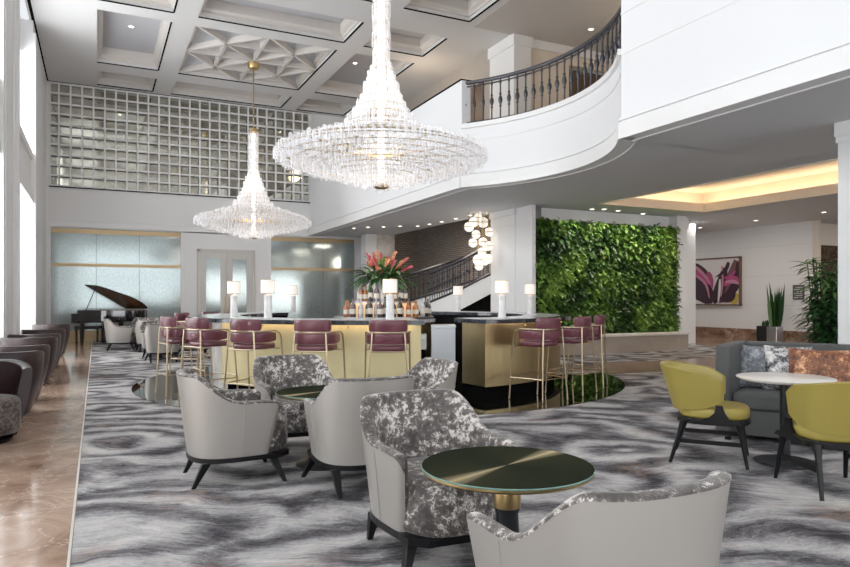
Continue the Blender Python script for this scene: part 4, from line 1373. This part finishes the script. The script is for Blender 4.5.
pillow('throw_pillow', 'pillgrey', .31, .47, .42, .43, .0, 'grey crushed velvet cushion at the left end of the sofa')
pillow('throw_pillow', 'pillcow', .55, .39, .42, .44, .0, 'black and white spotted hide cushion in the middle of the three')
pillow('throw_pillow', 'pillcopper', .85, .29, .57, .43, .0, 'copper crushed velvet cushion, widest of the three')

# ------------------------------------------------------------------ brown tub chairs by the window
def tub():
    t = thing('tub_chair', '', 'tub chair', (0, 0, 0), 0, 'brown leather tub chairs along the windows')
    cols = [-1 + 2 * i / 40 for i in range(41)]
    def rad(z):
        f = z / .74
        return .25 + .15 * math.sin(min(1, f * 1.05) * PI / 2)
    def pp(s, z, off):
        a = s * math.radians(128); r = rad(z) - off
        return Vector((math.sin(a) * r, -math.cos(a) * r, z))
    def tp(s): return .74 - .07 * max(0, (abs(s) - .55) / .45) ** 1.5
    rows = [[pp(s, .03 + (tp(s) - .03) * f, 0) for s in cols] for f in (0, .1, .25, .4, .55, .7, .85, .97)]
    rows += [[pp(s, tp(s) + .005, .012) for s in cols], [pp(s, tp(s) + .008, .05) for s in cols], [pp(s, tp(s) - .012, .085) for s in cols]]
    rows += [[pp(s, .36, .10) for s in cols]]
    mb = MB(); mb.grid(rows)
    for c_ in (0, -1):
        mb.add([r[c_] for r in rows], [tuple(range(len(rows)))])
    put('tub_shell', mb, 'brownleather', t, smooth=True)
    put('seat_cushion', rbox(.50, .56, .34, .06, 4, (0, .03, .08), 2.6, .02), 'browncord', t, smooth=True)
    put('plinth', MB().lathe([(.22, 0), (.24, .04)], 32), 'blackwood', t, smooth=True)
    return t
B0 = tub()
tubs = [(7.45, 2.5, 'nearest brown leather tub chair with dark patterned seat, cut by the frame'),
        (9.05, -.1, 'second brown leather tub chair along the windows'), (10.15, .0, 'brown leather tub chair just beyond the second, third in the window row'),
        (12.15, -.1, 'fourth brown leather tub chair in the window row'), (13.2, 0, 'fifth brown leather tub chair in the window row'),
        (15.1, 0, 'sixth brown leather tub chair in the window row'), (17.9, 0, 'farthest brown leather tub chair, nearest the piano')]
for i, (y, rz, lb) in enumerate(tubs):
    if i == 0: B0.location = (-.955, y, 0); B0.rotation_euler.z = -PI * .75; B0['label'] = lb
    else: dup(B0, (-.955, y, 0), rz, lb)

# ------------------------------------------------------------------ grand piano
kf = at(77, 345, d=19.2)
pn = thing('grand_piano', 'black grand piano with its lid propped open', 'piano', (kf.x, kf.y, 0))
td = (Rv * .85 - Fv * .53).normalized(); pn.rotation_euler.z = math.atan2(td.y, td.x)
# local +x = towards tail, +y = left of tail (far side), origin at near keyboard corner
def body_outline():
    P = [(0, 0), (.40, 0), (.72, .06), (.95, .22), (1.12, .42), (1.28, .56), (1.45, .72), (1.52, .95), (1.48, 1.22), (1.34, 1.42), (1.1, 1.47), (0, 1.47)]
    # smooth by chaikin
    for _ in range(2):
        Q = []
        for i in range(len(P)):
            a = P[i]; b = P[(i + 1) % len(P)]
            if a in ((0, 0), (0, 1.47)) : Q.append(a)
            else: Q.append((a[0] * .75 + b[0] * .25, a[1] * .75 + b[1] * .25))
            if b in ((0, 0), (0, 1.47)): continue
            Q.append((a[0] * .25 + b[0] * .75, a[1] * .25 + b[1] * .75))
        P = Q
    return P
bo_ = body_outline()
put('case', MB().prism(bo_, .68, 1.0), 'piano', pn, bevel=.01)
put('soundboard', MB().prism([(x * .96 + .03, y * .95 + .035) for x, y in bo_ if x > .0], 1.0, 1.006), 'pianoin', pn)
put('keybed', MB().box(-.32, .02, 0, 1.47, .62, .73).box(-.32, .0, 0, .06, .73, .90).box(-.32, .0, 1.41, 1.47, .73, .90), 'piano', pn, bevel=.008)
put('keys', MB().box(-.28, -.1, .06, 1.41, .73, .755), 'ivory', pn)
put('fallboard', MB().box(-.08, 0, .06, 1.41, .73, .99), 'piano', pn)
# lid hinged on far side
al = math.radians(28); pn.scale = (.93, 1, 1); hy = 1.47
def lidp(x, y, up):
    q = hy - y
    return (x, hy - q * math.cos(al) - up * math.sin(al), 1.02 + q * math.sin(al) + up * math.cos(al))
LP = [(x, y) for x, y in bo_ if True]
n = len(LP)
mb = MB(); mb.add([lidp(x + .12 if x < .3 else x, y, 0) for x, y in LP] + [lidp(x + .12 if x < .3 else x, y, .025) for x, y in LP],
    [tuple(range(n)), tuple(range(2 * n - 1, n - 1, -1))] + [(i, n + i, n + (i + 1) % n, (i + 1) % n) for i in range(n)])
lid = put('lid', mb, 'piano', pn)
mb = MB(); mb.add([lidp((x + .12 if x < .3 else x) * .97 + .02, y * .95 + .05, -.004) for x, y in LP], [tuple(range(n))])
put('lid_underside', mb, 'pianoin', lid)
q = lidp(.5, .12, 0)
put('prop_stick', MB().tube([(.42, .03, 1.0), q], .012, 6), 'piano', pn)
for (x, y) in ((.05, .12), (.05, 1.35), (1.2, 1.1)):
    put('leg', MB().lathe([(.035, 0), (.04, .08), (.05, .12), (.075, .6), (.08, .68)], 12, (x, y, 0)), 'piano', pn, smooth=True)
put('pedal_lyre', MB().box(.25, .29, .62, .85, .08, .68).box(.18, .32, .6, .87, .05, .1), 'piano', pn)
bn = thing('piano_bench', 'black piano bench at the keyboard end of the grand piano', 'bench', (kf.x, kf.y, 0), pn.rotation_euler.z)
bn.location = pn.matrix_basis @ Vector((-.62, .35, 0))
bn.rotation_euler.z = pn.rotation_euler.z
put('bench_seat', MB().box(-.17, .17, 0, .76, .42, .52), 'piano', bn, bevel=.015)
for (x, y) in ((-.13, .05), (.13, .05), (-.13, .71), (.13, .71)):
    put('leg', MB().box(x - .022, x + .022, y - .022, y + .022, 0, .42), 'piano', bn)

# ------------------------------------------------------------------ chandeliers
def chandelier():
    t = thing('chandelier', '', 'chandelier', (0, 0, 0), 0, 'large tiered crystal chandeliers')
    # origin at world z = 0 of the fitting
    put('ceiling_canopy', MB().lathe([(.02, CEIL - .18), (.14, CEIL - .14), (.17, CEIL - .06), (.16, CEIL + .38)], 24), 'brass', t, smooth=True)
    put('rod', MB().tube([(0, 0, 6.1), (0, 0, CEIL - .1)], .018, 8), 'brass', t)
    put('top_collar', MB().lathe([(.05, 6.16), (.13, 6.13), (.14, 6.05), (.10, 6.02)], 24), 'brass', t, smooth=True)
    put('glowing_core', MB().lathe([(.055, 3.12), (.055, 6.05)], 12), 'core', t, smooth=True)
    put('bottom_finial', MB().lathe([(.02, 3.01), (.09, 3.02), (.13, 3.05), (.13, 3.07), (.02, 3.09)], 24), 'brass', t, smooth=True)
    tiers = []   # (radius, z centre, rod length)
    for i in range(5): tiers.append((.115, 5.98 - i * .24, .25))
    prof = [(.15, 4.82), (.20, 4.66), (.25, 4.51), (.30, 4.37), (.355, 4.24), (.42, 4.11), (.53, 3.98), (.68, 3.87), (.84, 3.79), (1.0, 3.73), (1.15, 3.68), (1.29, 3.63), (1.42, 3.59), (1.52, 3.55), (1.59, 3.49),
            (1.48, 3.43), (1.33, 3.39), (1.17, 3.35), (1.01, 3.31), (.85, 3.27), (.69, 3.24), (.53, 3.20), (.38, 3.17), (.25, 3.14), (.15, 3.11)]
    for r, z in prof: tiers.append((r, z, .20 if r < .6 else .13))
    fr = MB(); ends = MB(); rods = []
    rnd = random.Random(5)
    for ti, (r, z, L) in enumerate(tiers):
        n = max(7, int(2 * PI * r / (.085 if r < .6 else .105)))
        for i in range(n):
            a = 2 * PI * (i + .5 * (ti % 2)) / n
            zz = z + rnd.uniform(-.035, .035)
            rods.append((r * math.cos(a), r * math.sin(a), zz, L, a))
        put('brass_ring', MB().tube([(r * 1.0 * math.cos(2 * PI * k2 / 40), r * 1.0 * math.sin(2 * PI * k2 / 40), z + .02) for k2 in range(40)], .0065, 4, closed=True), 'brass', t)
    for k2 in range(12):   # radial arms
        a = 2 * PI * k2 / 12
        put('brass_arm', MB().tube([(.06 * math.cos(a), .06 * math.sin(a), 3.52), (1.56 * math.cos(a), 1.56 * math.sin(a), 3.50)], .009, 4), 'brass', t)
    cd = Vector((-S_, -C_))
    rods.sort(key=lambda q: -(q[0] * cd.x + q[1] * cd.y) - .0 * q[2])
    def rod(mb, q, hl=None):
        x, y, z, L, a = q; R0 = .029
        vs = []
        for zz, k3 in ((z - L / 2, .55), (z - L / 2 + .014, 1), (z + L / 2 - .014, 1), (z + L / 2, .55)):
            for k2 in range(6):
                b = 2 * PI * k2 / 6 + a
                vs.append((x + R0 * k3 * math.cos(b), y + R0 * k3 * math.sin(b), zz))
        fs = [tuple(range(5, -1, -1)), tuple(range(18, 24))]
        for j in range(3):
            for k2 in range(6):
                q2 = (k2 + 1) % 6; fs.append((j * 6 + k2, j * 6 + q2, (j + 1) * 6 + q2, (j + 1) * 6 + k2))
        mb.add(vs, fs)
    # 100 nearest as single rods, evenly taken from the front
    front = rods[:300]; single = front[::3]; rest = [q for q in rods if q not in set(single)]
    for q in single:
        mb = MB(); rod(mb, q); put('crystal_rod', mb, 'crystal', t)
    mb = MB()
    for q in rest: rod(mb, q)
    o = put('crystal_rods', mb, 'crystal', t); o['kind'] = 'stuff'
    return t
CH = chandelier(); CH.location = (3.9, 9.5, 0)
CH['label'] = 'huge nearer crystal chandelier with cascading clear rods in front of the balcony'
dup(CH, (3.98, 19.2, 0), 0, 'farther crystal chandelier hanging in front of the lattice screen')

# ------------------------------------------------------------------ downlights
def downlight():
    t = thing('downlight', '', 'downlight', (0, 0, 0))
    put('lens', MB().lathe([(.001, -.006), (.055, -.006), (.055, 0), (.001, 0)], 16), 'down', t)
    put('trim_ring', MB().lathe([(.056, -.009), (.085, -.009), (.09, 0), (.056, 0)], 20, cap=False), 'trim', t)
    return t
D0 = downlight(); first = True
def dl(p, label, group):
    global first
    if first: o = D0; first = False; o.location = p; o['label'] = label; o['group'] = group
    else: o = dup(D0, p, 0, label, group)
    return o
for (u, v) in [(354, 228), (368, 227), (383.7, 226.7), (400, 226), (417.6, 226), (429.4, 224), (441.6, 221.6), (455.7, 218.5), (470, 215)]:
    p = at(u, v, z=SOF); p.x = min(p.x, 9.35); dl(p - Vector((0, 0, .002)), 'small round downlight in the soffit row in front of the stair wall', 'downlights in the soffit above the stair')
for (u, v) in [(700, 227.5), (755.8, 220.3), (824, 212)]:
    dl(at(u, v, z=SOF) - Vector((0, 0, .002)), 'small round downlight in the grey ceiling above the painting wall', 'downlights before the painting wall')
for (x, y) in ((.8, 19.0), (6.95, 19.0), (.8, 9.3), (.8, 15.9), (6.95, 15.9), (6.95, 13.2)):
    dl((x, y, CEIL + HD - .004), 'small round downlight recessed in a ceiling coffer', 'downlights in the ceiling coffers')
dl((10.92, 13.04, CEIL - .016), 'downlight in the ceiling above the curved balustrade', None)
for (u, v) in [(592, 204 + 5), (604, 209), (618, 210.5), (643, 213.5)]:
    p = at(u, v, z=SOF); dl(p - Vector((0, 0, .002)), 'small round downlight washing the living wall', 'downlights above the living wall')

# ------------------------------------------------------------------ lights
def area(name, loc, rot, sx, sy, power, col=(1, 1, 1), spread=180):
    l = bpy.data.lights.new(name, 'AREA'); l.shape = 'RECTANGLE'; l.size = sx; l.size_y = sy; l.energy = power; l.color = col
    l.spread = math.radians(spread)
    o = bpy.data.objects.new(name, l); COL.objects.link(o); o.location = loc; o.rotation_euler = rot; return o
def point(loc, power, r=.1, col=(1, .85, .7)):
    l = bpy.data.lights.new('lamp_point', 'POINT'); l.energy = power; l.shadow_soft_size = r; l.color = col
    o = bpy.data.objects.new('lamp_point', l); COL.objects.link(o); o.location = loc; return o
def spot(loc, power, size=80, blend=.8, col=(1, .85, .68), r=.05):
    l = bpy.data.lights.new('lamp_spot', 'SPOT'); l.energy = power; l.shadow_soft_size = r; l.color = col
    l.spot_size = math.radians(size); l.spot_blend = blend
    o = bpy.data.objects.new('lamp_spot', l); COL.objects.link(o); o.location = loc; return o
for (y0, y1), pa, pb in zip(bays, (1000, 700, 480, 480), (560, 520, 400, 380)):
    area('daylight_or_fill', (-2.3, (y0 + y1) / 2, 2.0), (0, -PI / 2, 0), 3.4, y1 - y0, pa, (.95, .98, 1))
    area('daylight_or_fill', (-2.3, (y0 + y1) / 2, 6.0), (0, -PI / 2, 0), 2.3, y1 - y0, pb, (.95, .98, 1))
area('daylight_or_fill', (2.3, YB - .5, 2.7), (PI / 2, 0, 0), 8, 4.6, 420, (.95, .98, 1))
area('daylight_or_fill', (14.8, YB - .5, 1.8), (PI / 2, 0, 0), 15, 3, 900, (1, .98, .95))  # added fill for hall, soffit and green wall, through the added windows
# chandelier glow
for (x, y) in ((3.9, 9.5), (3.98, 19.2)):
    point((x, y, 3.42), 60, .4); point((x, y, 4.6), 60, .3)
# under-soffit warm lights
for (x, y) in ((16.2, 14.6), (16.0, 11.5), (17.2, 18.5), (20.5, 10.5)):
    area('soffit_lamp', (x, y, SOF - .05), (0, 0, 0), .8, .8, 55, (1, .92, .84))
for x in (10.5, 11.5, 12.4, 13.3):
    o = spot((x, 12.7, SOF - .05), 130, 95, .9, (1, .95, .85)); o.rotation_euler = (math.radians(32), 0, 0)
for (x, y) in ((8.6, 16), (8.6, 19.5), (10.4, 19), (8.8, 11)):
    area('soffit_lamp', (x, y, SOF - .05), (0, 0, 0), .6, .6, 35, (1, .86, .7))
for (x, y) in ((11.5, 11), (8.2, 17), (12.5, 8)):
    point((x, y, 6.9), 60, .3, (1, .78, .55))
for (x, y) in ((.8, 19.0), (6.95, 19.0), (.8, 9.3), (6.95, 13.2), (.8, 15.9), (6.95, 15.9)):
    spot((x, y, CEIL + HD - .03), 60, 120, .9)
point((BC.x, BC.y - 1.0, 1.9), 6, .1)
point((10.4, 16.5, 3.0), 60, .25)  # added light without a fitting, brightens the stair wall

w = bpy.data.worlds.new('world'); scn.world = w; w.use_nodes = True
bg = w.node_tree.nodes['Background']; bg.inputs[0].default_value = (.93, .96, 1, 1); bg.inputs[1].default_value = 1.6

scn.cycles.use_denoising = True
scn.cycles.max_bounces = 8; scn.cycles.diffuse_bounces = 5; scn.cycles.glossy_bounces = 4; scn.cycles.transparent_max_bounces = 14
scn.cycles.sample_clamp_indirect = 6
scn.cycles.caustics_reflective = False; scn.cycles.caustics_refractive = False
scn.view_settings.view_transform = 'Standard'
scn.view_settings.look = 'None'
scn.view_settings.exposure = -.80
scn.view_settings.gamma = 1.14
